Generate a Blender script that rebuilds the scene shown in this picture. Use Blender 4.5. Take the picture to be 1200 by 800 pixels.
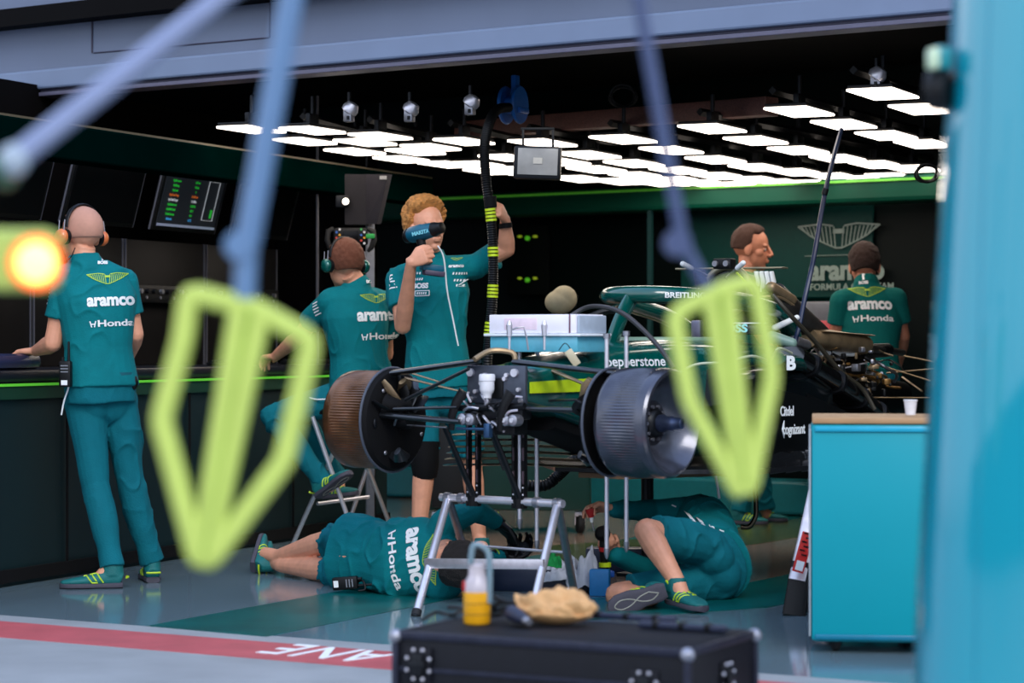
import bpy, bmesh, math, random
from mathutils import Vector as V, Matrix, Euler, noise
from mathutils.bvhtree import BVHTree
random.seed(7)
for _o in list(bpy.data.objects): bpy.data.objects.remove(_o)
SC = bpy.context.scene
COL = SC.collection
# ------------------------------------------------------------------ camera
F = 2800.0; HZ = 400.0; EYE = 1.14
cd = bpy.data.cameras.new('camera'); cam = bpy.data.objects.new('camera', cd); COL.objects.link(cam)
cam.location = (0, 0, EYE); cam.rotation_euler = (math.pi/2, 0, 0)
cd.sensor_width = 36; cd.lens = 36*F/1200; cd.clip_end = 200
cd.dof.use_dof = True; cd.dof.focus_distance = 11.4; cd.dof.aperture_fstop = 2.4
SC.camera = cam
SC.view_settings.view_transform = 'Standard'; SC.view_settings.look = 'None'
SC.view_settings.gamma = 1; SC.view_settings.use_curve_mapping = False
SC.view_settings.exposure = 0.35
# ------------------------------------------------------------------ world
w = bpy.data.worlds.new('sky'); SC.world = w; w.use_nodes = True
nt = w.node_tree; nt.nodes.clear()
tc = nt.nodes.new('ShaderNodeTexCoord'); sx = nt.nodes.new('ShaderNodeSeparateXYZ')
cr = nt.nodes.new('ShaderNodeValToRGB'); bg = nt.nodes.new('ShaderNodeBackground'); wo = nt.nodes.new('ShaderNodeOutputWorld')
nt.links.new(tc.outputs['Generated'], sx.inputs[0]); mr = nt.nodes.new('ShaderNodeMapRange')
mr.inputs['From Min'].default_value = -1; mr.inputs['From Max'].default_value = 1
nt.links.new(sx.outputs['Z'], mr.inputs['Value']); nt.links.new(mr.outputs[0], cr.inputs[0])
e = cr.color_ramp.elements
e[0].position = 0.0; e[0].color = (.10, .11, .12, 1)
e[1].position = 1.0; e[1].color = (.42, .58, 1.0, 1)
for p_, c_ in ((.485, (.16, .17, .19, 1)), (.505, (.55, .62, .74, 1)), (.62, (.85, .93, 1.08, 1)), (.8, (.6, .75, 1.05, 1))):
    n_ = e.new(p_); n_.color = c_
nt.links.new(cr.outputs[0], bg.inputs['Color']); bg.inputs['Strength'].default_value = 1.3
nt.links.new(bg.outputs[0], wo.inputs['Surface'])
SUN = bpy.data.lights.new('front_fill', 'SUN'); SUN.energy = 1.3; SUN.angle = math.radians(25); SUN.color = (1, .95, .88)
so = bpy.data.objects.new('front_fill', SUN); COL.objects.link(so); so.rotation_euler = (math.radians(52), 0, math.radians(12))  # soft frontal fill added for brightness; no direct sun reaches the front

# ------------------------------------------------------------------ helpers
def at(px, py, Y): return V(((px-600)*Y/F, Y, EYE-(py-HZ)*Y/F))
def onz(px, py, z):
    Y = (EYE-z)*F/(py-HZ); return V(((px-600)*Y/F, Y, z))
def lin(c):
    return tuple((x/12.92 if x <= .04045 else ((x+.055)/1.055)**2.4) for x in (v/255 for v in c))
MATS = {}
def mat(name, rgb, rough=.5, metal=0., var=.06, scale=30., bump=0., bscale=60., coat=0., trans=0., emit=None, es=0., spec=.5, coat_ior=None, stretch=(1,1,1), alpha=1.):
    if name in MATS: return MATS[name]
    m = bpy.data.materials.new(name); m.use_nodes = True; t = m.node_tree
    b = t.nodes['Principled BSDF']; c = lin(rgb)
    tcn = t.nodes.new('ShaderNodeTexCoord'); mp = t.nodes.new('ShaderNodeMapping'); mp.inputs['Scale'].default_value = stretch
    t.links.new(tcn.outputs['Object'], mp.inputs[0])
    nz = t.nodes.new('ShaderNodeTexNoise'); nz.inputs['Scale'].default_value = scale; nz.inputs['Detail'].default_value = 3
    t.links.new(mp.outputs[0], nz.inputs['Vector'])
    rp = t.nodes.new('ShaderNodeValToRGB')
    rp.color_ramp.elements[0].position = .3; rp.color_ramp.elements[1].position = .7
    rp.color_ramp.elements[0].color = tuple(x*(1-var) for x in c)+(1,); rp.color_ramp.elements[1].color = tuple(min(1, x*(1+var)) for x in c)+(1,)
    t.links.new(nz.outputs['Fac'], rp.inputs[0]); t.links.new(rp.outputs[0], b.inputs['Base Color'])
    b.inputs['Roughness'].default_value = rough; b.inputs['Metallic'].default_value = metal
    b.inputs['Specular IOR Level'].default_value = spec
    if coat: b.inputs['Coat Weight'].default_value = coat; b.inputs['Coat Roughness'].default_value = .05
    if coat_ior: b.inputs['Coat IOR'].default_value = coat_ior
    if trans: b.inputs['Transmission Weight'].default_value = trans
    if alpha < 1: b.inputs['Alpha'].default_value = alpha
    if emit: b.inputs['Emission Color'].default_value = lin(emit)+(1,); b.inputs['Emission Strength'].default_value = es
    if bump:
        n2 = t.nodes.new('ShaderNodeTexNoise'); n2.inputs['Scale'].default_value = bscale; n2.inputs['Detail'].default_value = 4
        t.links.new(mp.outputs[0], n2.inputs['Vector'])
        bp = t.nodes.new('ShaderNodeBump'); bp.inputs['Strength'].default_value = bump; bp.inputs['Distance'].default_value = .01
        t.links.new(n2.outputs['Fac'], bp.inputs['Height']); t.links.new(bp.outputs[0], b.inputs['Normal'])
    MATS[name] = m; return m

def frame(t, up=V((0, 0, 1))):
    t = t.normalized()
    if abs(t.dot(up.normalized())) > .97: up = V((0, 1, 0)) if abs(t.y) < .9 else V((1, 0, 0))
    s = t.cross(up).normalized(); return s, s.cross(t).normalized(), t
def smooth_path(pts, n=6):
    pts = [V(p) for p in pts]
    if len(pts) < 3: return pts
    out = []
    for i in range(len(pts)-1):
        p0 = pts[max(i-1, 0)]; p1 = pts[i]; p2 = pts[i+1]; p3 = pts[min(i+2, len(pts)-1)]
        for k in range(n):
            t = k/n
            out.append(.5*((2*p1)+(p2-p0)*t+(2*p0-5*p1+4*p2-p3)*t*t+(-p0+3*p1-3*p2+p3)*t**3))
    out.append(pts[-1]); return out

class MB:
    def __init__(s): s.bm = bmesh.new()
    def box(s, c, size, rot=None, bev=0.):
        """c centre, size full sizes, rot Matrix 3x3 or z angle"""
        if rot is None: R = Matrix.Identity(3)
        elif isinstance(rot, (int, float)): R = Matrix.Rotation(rot, 3, 'Z')
        else: R = rot
        r = bmesh.ops.create_cube(s.bm, size=1)
        vs = r['verts']
        for v in vs: v.co = V((v.co.x*size[0], v.co.y*size[1], v.co.z*size[2]))
        if bev:
            ed = list({e for v in vs for e in v.link_edges})
            r2 = bmesh.ops.bevel(s.bm, geom=ed, offset=min(bev, min(size)*.45), segments=2, profile=.5, affect='EDGES')
            vs = list({v for f in r2['faces'] for v in f.verts} | {v for v in vs if v.is_valid})
        for v in vs: v.co = R @ v.co + V(c)
        return s
    def ell(s, c, rad, R=None, sub=3):
        if isinstance(rad, (int, float)): rad = (rad,)*3
        R = R or Matrix.Identity(3)
        r = bmesh.ops.create_icosphere(s.bm, subdivisions=sub, radius=1)
        for v in r['verts']: v.co = R @ V((v.co.x*rad[0], v.co.y*rad[1], v.co.z*rad[2])) + V(c)
        return s
    def loft(s, pts, rads, up=None, n=14, caps=True, close=False, sq=0., side=None):
        """rads: r or (side, up) per point"""
        pts = [V(p) for p in pts]; rings = []; N = len(pts); ps = None
        if not isinstance(rads, (list,)): rads = [rads]*N
        for i, p in enumerate(pts):
            t = (pts[min(i+1, N-1)]-pts[max(i-1, 0)]) if not close else (pts[(i+1) % N]-pts[(i-1) % N])
            if t.length < 1e-9: t = V((0, 0, 1))
            t.normalize()
            if side is not None:
                sd = V(side[i] if isinstance(side, list) else side); sd = (sd-t*sd.dot(t)).normalized()
            elif up is not None: sd, _, _ = frame(t, V(up))
            elif ps is None: sd, _, _ = frame(t)
            else:
                sd = ps-t*ps.dot(t)
                sd = sd.normalized() if sd.length > 1e-6 else frame(t)[0]
            ps = sd; u = sd.cross(t).normalized()
            ra = rads[i]; a, b = (ra, ra) if isinstance(ra, (int, float)) else ra
            ring = []
            for k in range(n):
                th = 2*math.pi*k/n; cx, sy = math.cos(th), math.sin(th)
                if sq:
                    e_ = 1-sq; cx = math.copysign(abs(cx)**e_, cx); sy = math.copysign(abs(sy)**e_, sy)
                ring.append(s.bm.verts.new(p+sd*cx*a+u*sy*b))
            rings.append(ring)
        M = len(rings)
        for i in range(M if close else M-1):
            A, B = rings[i], rings[(i+1) % M]
            for k in range(n):
                try: s.bm.faces.new((A[k], A[(k+1) % n], B[(k+1) % n], B[k]))
                except ValueError: pass
        if caps and not close:
            s.bm.faces.new(rings[0][::-1]); s.bm.faces.new(rings[-1])
        return s
    def tube(s, pts, r, n=10, smooth=0, close=False, **k):
        if smooth: pts = smooth_path(pts, smooth)
        return s.loft(pts, r if isinstance(r, list) else [r]*len(pts), n=n, close=close, **k)
    def cyl(s, a, b, r, r2=None, n=20): return s.loft([a, b], [r, r if r2 is None else r2], n=n)
    def cap(s, a, b, r, r2=None, n=14):
        r2 = r if r2 is None else r2
        s.loft([a, b], [r, r2], n=n); s.ell(a, r, sub=2); s.ell(b, r2, sub=2); return s
    def lathe(s, prof, o, ax, n=32, mod=None):
        """prof (r, h) list revolved about axis ax from o"""
        o = V(o); sd, u, t = frame(V(ax)); rings = []
        for r, h in prof:
            rings.append([s.bm.verts.new(o+t*h+(sd*math.cos(2*math.pi*k/n)+u*math.sin(2*math.pi*k/n))*max(r-(mod(h, k) if mod else 0), 1e-4)) for k in range(n)])
        for A, B in zip(rings, rings[1:]):
            for k in range(n): s.bm.faces.new((A[k], A[(k+1) % n], B[(k+1) % n], B[k]))
        s.bm.faces.new(rings[0][::-1]); s.bm.faces.new(rings[-1]); return s
    def prism(s, pts, d):
        """polygon pts extruded by vector d"""
        a = [s.bm.verts.new(V(p)) for p in pts]; b = [s.bm.verts.new(V(p)+V(d)) for p in pts]; n = len(a)
        s.bm.faces.new(a[::-1]); s.bm.faces.new(b)
        for k in range(n): s.bm.faces.new((a[k], a[(k+1) % n], b[(k+1) % n], b[k]))
        return s
    def quad(s, *p): s.bm.faces.new([s.bm.verts.new(V(q)) for q in p]); return s
    def mesh(s, name, smooth=True, ang=40):
        bmesh.ops.recalc_face_normals(s.bm, faces=s.bm.faces)
        me = bpy.data.meshes.new(name); s.bm.to_mesh(me); s.bm.free()
        if smooth:
            for p in me.polygons: p.use_smooth = True
            try: me.set_sharp_from_angle(angle=math.radians(ang))
            except Exception: pass
        return me

def thing(name, label, cat, loc=(0, 0, 0), rz=0, group=None):
    o = bpy.data.objects.new(name, None); COL.objects.link(o); o.location = loc; o.rotation_euler = (0, 0, rz)
    o.empty_display_size = .1
    o['label'] = label; o['category'] = cat
    if group: o['group'] = group
    return o
def rootof(o):
    while o.parent: o = o.parent
    return o
def put(name, mb, m, parent=None, local=False, ang=40, label=None, smooth=True):
    me = mb.mesh(name, smooth, ang) if isinstance(mb, MB) else mb
    if isinstance(m, (list, tuple)):
        for q in m: me.materials.append(q)
    elif m: me.materials.append(m)
    o = bpy.data.objects.new(name, me); COL.objects.link(o)
    if parent:
        if not local:
            r = rootof(parent)
            if r.type == 'EMPTY' or r.location.length > 0:
                M_ = Matrix.Translation(r.location) @ Euler(r.rotation_euler).to_matrix().to_4x4()
                me.transform(M_.inverted())
        o.parent = parent
    else:   # single mesh thing: origin at its base
        if len(me.vertices):
            xs = [v.co for v in me.vertices]
            c = V((sum(v.x for v in xs)/len(xs), sum(v.y for v in xs)/len(xs), min(v.z for v in xs)))
            me.transform(Matrix.Translation(-c)); o.location = c
    if label: o['label'] = label
    return o
def solo(name, mb, m, label, cat, group=None, **k):
    o = put(name, mb, m, **k); o['label'] = label; o['category'] = cat
    if group: o['group'] = group
    return o
def struct(name, mb, m, parent=None, **k):
    me = mb.mesh(name, k.get('smooth', False)); o = bpy.data.objects.new(name, me); COL.objects.link(o)
    for q in (m if isinstance(m, (list, tuple)) else [m]): me.materials.append(q)
    if parent: o.parent = parent
    else: o['kind'] = 'structure'
    return o
def remeshed(mb, voxel, wr=0., wscale=8., wst=(1, 1, 1), smooth=2, name='m'):
    me = mb.mesh(name); o = bpy.data.objects.new('tmp', me); COL.objects.link(o)
    md = o.modifiers.new('r', 'REMESH'); md.mode = 'VOXEL'; md.voxel_size = voxel; md.use_smooth_shade = True
    if smooth:
        ms = o.modifiers.new('s', 'SMOOTH'); ms.factor = .5; ms.iterations = smooth
    dg = bpy.context.evaluated_depsgraph_get(); dg.update()
    me2 = bpy.data.meshes.new_from_object(o.evaluated_get(dg)); me2.name = name
    bpy.data.objects.remove(o); bpy.data.meshes.remove(me)
    for p in me2.polygons: p.use_smooth = True
    if wr:
        me2.update(); nr = [v.normal.copy() for v in me2.vertices]
        for v, n_ in zip(me2.vertices, nr):
            q = V((v.co.x*wst[0], v.co.y*wst[1], v.co.z*wst[2]))*wscale
            a = noise.noise(q); b = 1-abs(noise.noise(q*1.7+V((5, 2, 9)))*2)
            c_ = noise.noise(q*.6+V((1, 7, 3)))
            v.co += n_*wr*(a*.7+(b**4-.15)*.9*max(0, .35+c_*1.6))
    me2.update(); return me2
def text_mesh(s, size, bold=.0, sx=1., spacing=1.):
    cu = bpy.data.curves.new('t', 'FONT'); cu.body = s; cu.size = size; cu.offset = bold; cu.align_x = 'CENTER'; cu.align_y = 'CENTER'
    cu.space_character = spacing; cu.resolution_u = 4
    o = bpy.data.objects.new('t', cu); COL.objects.link(o)
    dg = bpy.context.evaluated_depsgraph_get(); dg.update()
    me = bpy.data.meshes.new_from_object(o.evaluated_get(dg)); bpy.data.objects.remove(o); bpy.data.curves.remove(cu)
    pts = [(v.co.x*sx, v.co.y) for v in me.vertices]; fs = [tuple(p.vertices) for p in me.polygons]
    bpy.data.meshes.remove(me); return pts, fs
def flat2d(polys):
    pts = []; fs = []
    for p in polys:
        i = len(pts); pts += list(p); fs.append(tuple(range(i, i+len(p))))
    return pts, fs
def bar2(a, b, w):
    a = V(a+(0,)) if len(a) == 2 else V(a); b = V(b+(0,)) if len(b) == 2 else V(b)
    d = (b-a).normalized(); n_ = V((-d.y, d.x, 0))*w/2
    return [tuple((a+n_)[:2]), tuple((a-n_)[:2]), tuple((b-n_)[:2]), tuple((b+n_)[:2])]
def wings2d(W):
    """outline of a pair of spread wings with feather lines, width W"""
    P_ = []; h = W*.28
    for sgn in (-1, 1):
        tip = (sgn*W/2, h*.42); mid = (sgn*W*.22, h*.5); inn = (sgn*W*.07, h*.42)
        P_ += [bar2(inn, mid, W*.018), bar2(mid, tip, W*.018)]
        prev = tip
        for k in range(9):
            t = k/8; a = (sgn*W*(.46-.4*t), h*(.42-.02*t)); b = (sgn*W*(.40-.36*t), h*(.18-.62*t**.8))
            P_.append(bar2(a, b, W*.014)); P_.append(bar2(prev, b, W*.014)); prev = b
            c = (a[0]*.985, a[1]-h*.02)
            P_.append(bar2(c, (b[0]*1.05, b[1]+h*.05), W*.008))
    P_.append([(-W*.07, h*.3), (-W*.07, h*.12), (W*.07, h*.12), (W*.07, h*.3)])
    P_.append(bar2((-W*.04, -h*.44), (W*.04, -h*.44), W*.016))
    return flat2d(P_)
def honda2d(size, bold=.0):
    """an H mark with slanted arms followed by the wordmark"""
    pts, fs = text_mesh('Honda', size, bold, 1.45, 1.0)
    x0 = min(p[0] for p in pts); s = size; pl = [bar2((x0-s*.85, s*.32), (x0-s*.68, -s*.36), s*.13), bar2((x0-s*.22, s*.32), (x0-s*.39, -s*.36), s*.13), bar2((x0-s*.76, -s*.02), (x0-s*.32, -s*.02), s*.13)]
    p2, f2 = flat2d(pl); n = len(pts)
    pts = pts+p2; fs = fs+[tuple(i+n for i in f) for f in f2]
    m = (min(p[0] for p in pts)+max(p[0] for p in pts))/2
    return [(p[0]-m, p[1]) for p in pts], fs
def decal(shape, c, right, up, off=.004, target=None, tf=None):
    """flat 2d shape as a mesh at c; draped on the target mesh when given"""
    pts, fs = shape; right = V(right).normalized(); n_ = right.cross(V(up)).normalized(); up = n_.cross(right).normalized(); c = V(c)
    co = []; hit = []
    bmx = bmesh.new(); vs = [bmx.verts.new(c+right*x+up*y) for x, y in pts]
    for f in fs:
        try: bmx.faces.new([vs[i] for i in f])
        except ValueError: pass
    if target:
        bmesh.ops.triangulate(bmx, faces=bmx.faces[:])
        for _ in range(2):
            le = [e for e in bmx.edges if e.calc_length() > .02]
            if le: bmesh.ops.subdivide_edges(bmx, edges=le, cuts=1); bmesh.ops.triangulate(bmx, faces=bmx.faces[:])
        bvh = target
        for v in bmx.verts:
            h = bvh.ray_cast(v.co+n_*.5, -n_, 1.2)
            if h[0] is not None: v.co = h[0]+n_*off
            else: v.co = bvh.find_nearest(v.co)[0]+n_*off
    else:
        for v in bmx.verts: v.co += n_*off
        r = bmesh.ops.extrude_face_region(bmx, geom=bmx.faces[:])
        for v in r['geom']:
            if isinstance(v, bmesh.types.BMVert): v.co -= n_*min(off, .002)
    m = MB.__new__(MB); m.bm = bmx; return m
def bvh_of(me): return BVHTree.FromPolygons([v.co for v in me.vertices], [tuple(p.vertices) for p in me.polygons])
def unit(p, ax, q): return
# ------------------------------------------------------------------ materials
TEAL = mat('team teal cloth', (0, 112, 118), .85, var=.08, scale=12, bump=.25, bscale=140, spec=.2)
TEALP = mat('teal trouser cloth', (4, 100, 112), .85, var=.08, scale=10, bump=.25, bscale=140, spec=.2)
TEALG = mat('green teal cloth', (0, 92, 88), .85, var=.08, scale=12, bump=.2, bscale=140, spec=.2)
WHITE = mat('white print', (235, 238, 238), .6, var=.02)
LIMEP = mat('lime print', (170, 205, 60), .6, var=.05)
CHROME = mat('polished aluminium', (226, 223, 230), .34, .75, var=.05)
STEEL = mat('satin steel', (160, 160, 168), .38, .85, var=.08)
DARKM = mat('black metal', (26, 28, 32), .4, .6, var=.1)
BLACK = mat('black plastic', (10, 11, 13), .45, var=.1, spec=.3)
BLKR = mat('matt black', (8, 8, 10), .8, var=.1, spec=.2)
CARB = mat('carbon fibre', (22, 24, 27), .28, var=.25, scale=90, coat=.4)
RUBB = mat('rubber', (20, 20, 22), .7)
GREENC = mat('racing green paint', (0, 78, 70), .22, var=.05, coat=.8)
LIMEC = mat('lime paint', (190, 215, 30), .4)
TAN = mat('warm lit tan metal', (150, 128, 98), .42, .6, var=.25, scale=14)  # tan parts; warm light on arms and intake is put into this colour
# ------------------------------------------------------------------ place axes
TH = math.radians(35)
UU = V((math.cos(TH), -math.sin(TH), 0)); VV = V((math.sin(TH), math.cos(TH), 0))   # along the front, into the garage
RF = Matrix.Rotation(-TH, 3, 'Z')
A0 = V((-2.98, 13.9, 0))                        # a point under the fascia
B0 = V((-.96, 17.35, 0))+VV*.5                        # a point of the back wall
def FR(a, b, z=0): return A0+UU*a+VV*b+V((0, 0, z))
# ------------------------------------------------------------------ floor
conc = mat('pit lane concrete', (146, 150, 152), .55, var=.12, scale=3, bump=.1, bscale=120)
epox = mat('polished grey floor', (104, 124, 132), .10, var=.10, scale=1.2, bump=.015, bscale=6)
band = mat('teal floor paint', (0, 88, 86), .3, var=.25, scale=5, bump=.03, bscale=10)
redp = mat('red line paint', (184, 84, 88), .5, var=.12, scale=6)
beig = mat('polished beige floor', (128, 112, 100), .12, var=.08, scale=1.5, bump=.012, bscale=6)
oliv = mat('olive floor band', (66, 78, 40), .2, var=.15, scale=3)
m = MB(); L = UU; r0 = onz(0, 737, 0); r1 = onz(460, 774, 0)
LD = (r1-r0).normalized(); LN = V((-LD.y, LD.x, 0))            # red line direction and its inward normal
if LN.y < 0: LN = -LN
ed = onz(172, 733.5, 0)                                         # edge of the epoxy floor
ea, eb = ed-LD*30, ed+LD*30
m.quad(ea, eb, eb+LN*40, ea+LN*40)
struct('floor', m, epox)
m = MB(); m.quad(ea-LN*30, eb-LN*30, eb, ea); struct('floor_apron', m, conc)
m = MB(); a, b = r0-LD*25-LN*.0, r0+LD*25
wv = .40
m.prism([a-LN*wv/2, b-LN*wv/2, b+LN*wv/2, a+LN*wv/2], (0, 0, .002)); struct('trim_1', m, redp)
m = MB()
for s_, p_ in enumerate(((172, 733.5), (312, 746))): pass
q0 = onz(172, 733.5, 0); q1 = onz(312, 746, 0); q2 = onz(395, 693, 0); dd = (q2-q0).normalized()
m.prism([q0, q1, q1+dd*9, q0+dd*9], (0, 0, .002)); struct('trim_2', m, band)
m = MB(); g0 = onz(760, 700, 0); g1 = onz(1000, 735, 0)
m.prism([onz(560, 735, 0), onz(900, 712, 0), onz(1080, 672, 0), onz(1080, 640, 0), onz(845, 690, 0), onz(640, 705, 0)], (0, 0, .003)); struct('trim_3', m, band)
m = MB(); m.prism([onz(640, 690, 0), onz(845, 689, 0), onz(1085, 645, 0), onz(1085, 590, 0), onz(1000, 552, 0), onz(470, 552, 0), onz(470, 640, 0)], (0, 0, .0015)); struct('trim_4', m, beig)
m = MB(); m.prism([onz(640, 665, 0), onz(800, 652, 0), onz(1090, 604, 0), onz(1090, 585, 0), onz(800, 628, 0), onz(640, 640, 0)], (0, 0, .003)); struct('trim_5', m, oliv)
# letters painted on the red line, upside down seen from here
for ch, px, py in (('A', 432, 769.2), ('N', 386, 765.2), ('E', 342, 761)):
    c = onz(px, py, 0); rt = (-LD)
    d = decal(text_mesh(ch, .40, .001, .62), c+V((0, 0, .002)), rt, -LN, .003)
    struct('trim_%d' % (6+'ANE'.index(ch)), d, WHITE)
# ------------------------------------------------------------------ shell
blk = mat('black garage lining', (6, 5, 6), .8, spec=.1, var=.2, scale=2)
grn = mat('dark green panel', (0, 16, 14), .8, spec=.0, var=.12, scale=3)
m = MB(); m.box(FR(3, 3.4, 2.98), (16, 7.2, .1), RF); struct('ceiling', m, blk)
m = MB(); m.box(B0+UU*3+VV*.06+V((0, 0, 1.5)), (15, .12, 3.0), RF); struct('wall_back', m, mat('back wall panel', (0, 9, 9), .5, spec=.12, var=.15, scale=2))
m = MB(); m.box(A0+UU*-3.2+VV*3+V((0, 0, 1.5)), (.12, 6.4, 3), RF); struct('wall_left', m, blk)
m = MB(); m.box(A0+UU*9.0+VV*2+V((0, 0, 1.5)), (.12, 6, 3), RF); struct('wall_right', m, blk)
# back wall seam, green header beam with a lit lime line, low teal plinth
m = MB(); c = at(762, 320, 16.2); m.box((c.x, c.y, 1.2), (.03, .03, 1.9), RF); struct('trim_9', m, mat('teal seam', (10, 52, 54), .5))
hb = B0-VV*.25
m = MB(); m.box(hb+UU*4+V((0, 0, 2.11)), (13, .3, .17), RF, .03); struct('trim_10', m, mat('green header paint', (0, 66, 50), .5, spec=.2, var=.1, scale=2))
m = MB(); m.box(hb+UU*4-VV*.155+V((0, 0, 2.163)), (13, .02, .015), RF); struct('trim_11', m, mat('lit lime edge', (90, 170, 50), .4, emit=(100, 200, 60), es=.1))
m = MB(); m.box(hb+UU*3.4+VV*.02+V((0, 0, .12)), (9, .3, .22), RF, .02); struct('trim_12', m, mat('teal plinth', (20, 112, 120), .4))
# grey fascia of the garage front
fas = mat('blue grey painted fascia', (98, 110, 134), .5, var=.06, scale=2, bump=.08, bscale=8, stretch=(1, 1, .3))
fas2 = mat('fascia lower band', (112, 128, 156), .42, var=.05, scale=3)
drk = mat('fascia shadow gap', (58, 56, 76), .6)
mid = A0+UU*3
m = MB(); m.box(mid+V((0, 0, 3.25)), (13, .14, 1.16), RF); f0 = struct('wall_front', m, fas)
m = MB(); m.box(mid-VV*.01+V((0, 0, 2.63)), (13, .16, .11), RF, .012); struct('trim_13', m, fas2)
m = MB(); m.box(mid+V((0, 0, 2.567)), (13, .12, .03), RF); struct('trim_14', m, drk)
m = MB(); m.box(mid+VV*.0+V((0, 0, 2.547)), (13, .15, .022), RF, .004); struct('trim_15', m, mat('fascia lip', (92, 90, 110), .45))
def onfront(px, py, off=-.072):
    # where the sight line meets the fascia plane
    d = V(((px-600)/F, 1, -(py-HZ)/F)); o = V((0, 0, EYE)); n_ = VV; t = (A0+VV*off-o).dot(n_)/d.dot(n_); return o+d*t
m = MB(); m.tube([onfront(108, 62), onfront(108, -40)], .006, n=6); m.tube([onfront(110, 62), onfront(316, 44)], .004, n=6); m.tube([onfront(316, 44), onfront(317, -40)], .005, n=6)
struct('trim_16', m, drk)
# the pit wall and the stand across the lane, behind the viewpoint (they show in the glossy housing)
m = MB(); m.box((0, -7, .6), (40, .3, 1.2)); struct('wall_pit', m, mat('pit wall paint', (30, 60, 76), .6))
m = MB(); m.box((4.5, -24, 3.0), (9, 4, 3.2)); [m.box((1+1.8*k, -21.9, 3.0), (.25, .2, 3.2)) for k in range(5)]; struct('wall_stand', m, mat('pink stand', (220, 150, 160), .7))
# ------------------------------------------------------------------ left side run: desk, monitor wall, header
WD = V((.391, .92, 0)).normalized(); NB = V((-WD.y, WD.x, 0)); S0 = V((-2.37, 11.05, 0)); wa = math.atan2(WD.y, WD.x)
def WL(s, d, z): return S0+WD*s+NB*d+V((0, 0, z))
RW = Matrix.Rotation(wa, 3, 'Z')
m = MB(); m.box(WL(1.2, 1.35, 1.3), (8.6, .1, 2.6), RW); struct('wall_side', m, blk)
m = MB(); m.box(WL(1.25, .05, 2.1), (6.9, .16, .17), RW, .01); struct('trim_17', m, grn)
m = MB(); m.box(WL(1.25, .0, 2.19), (6.9, .04, .012), RW); struct('trim_18', m, mat('warm beam edge', (90, 80, 60), .6))
# ------------------------------------------------------------------ people
def skinmat(n, c): return mat(n, c, .5, var=.08, scale=25, bump=.06, bscale=200)
SK1 = skinmat('fair skin', (222, 156, 124)); SK2 = skinmat('tanned skin', (190, 124, 96))
SOLE = mat('shoe sole', (66, 64, 76), .7); SHOE = mat('teal shoe', (0, 104, 104), .6, bump=.3, bscale=200); SHL = mat('lime shoe stripe', (190, 220, 40), .5)
EYEW = mat('eye white', (220, 215, 210), .3)

def head_bm(m, c, f, u, s=1.):
    """skull, face, ears; c is the middle of the head, f forward, u up"""
    f = V(f).normalized(); r = f.cross(V(u)).normalized(); u = r.cross(f).normalized()
    R = Matrix((r, f, u)).transposed()
    def E(p, rad, sub=3): m.ell(V(c)+R@(V(p)*s), tuple(x*s for x in ((rad,)*3 if isinstance(rad, (int, float)) else rad)), R, sub)
    E((0, -.012, .028), (.077, .098, .09)); E((0, .03, -.04), (.060, .062, .072)); E((0, .062, -.093), (.028, .026, .022))
    E((0, .045, -.075), (.045, .035, .035))
    for k in (-1, 1):
        E((k*.04, .045, -.022), (.026, .028, .026)); E((k*.026, .075, .022), (.024, .013, .010)); E((k*.080, -.008, -.012), (.009, .021, .033))
        E((k*.076, -.002, -.032), (.009, .012, .014)); E((k*.012, .1, -.03), (.009, .011, .009)); E((k*.03, .066, .0), (.016, .014, .011))
    m.loft([V(c)+R@(V(p)*s) for p in ((0, .084, .02), (0, .098, 0), (0, .113, -.024), (0, .1, -.036))], [.008*s, .0095*s, .012*s, .008*s])
    E((0, .09, -.056), (.022, .013, .006)); E((0, .088, -.066), (.02, .013, .007))
    return R
def hair_mesh(c, R, t=.012, amp=.004, fr=28., front=.5, low=-.55, s=1.09, sub=5, top=0.):
    bm = bmesh.new(); r = bmesh.ops.create_icosphere(bm, subdivisions=sub, radius=1)
    for v in bm.verts:
        d = v.co.copy().normalized()
        lim = front+ (.15 if d.z > .35 else 0)
        # inside the hair: behind the front line, above the nape; open at the face and ears
        a = 1.0
        line = .62-d.y*.9 if d.z > 0 else .62
        a = min(a, max(0, (d.z-(low if d.y < -.1 else (low+(d.y+.1)*1.6)))*6))
        if d.y > .2: a = min(a, max(0, (d.z-front)*7))
        q = V((d.x*.08, d.y*.1, d.z*.1))*fr
        nn = noise.noise(q)*.6+noise.noise(q*2.3)*.4+noise.noise(q*5)*.25
        base = V((d.x*.080, d.y*.101-.012, d.z*.095+.026))
        k = a*(t+amp*nn*2+top*max(0, d.z))-(1-a)*.016
        v.co = V(c)+R@((base+d*k)*s)
    m = MB.__new__(MB); m.bm = bm; return m
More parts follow.
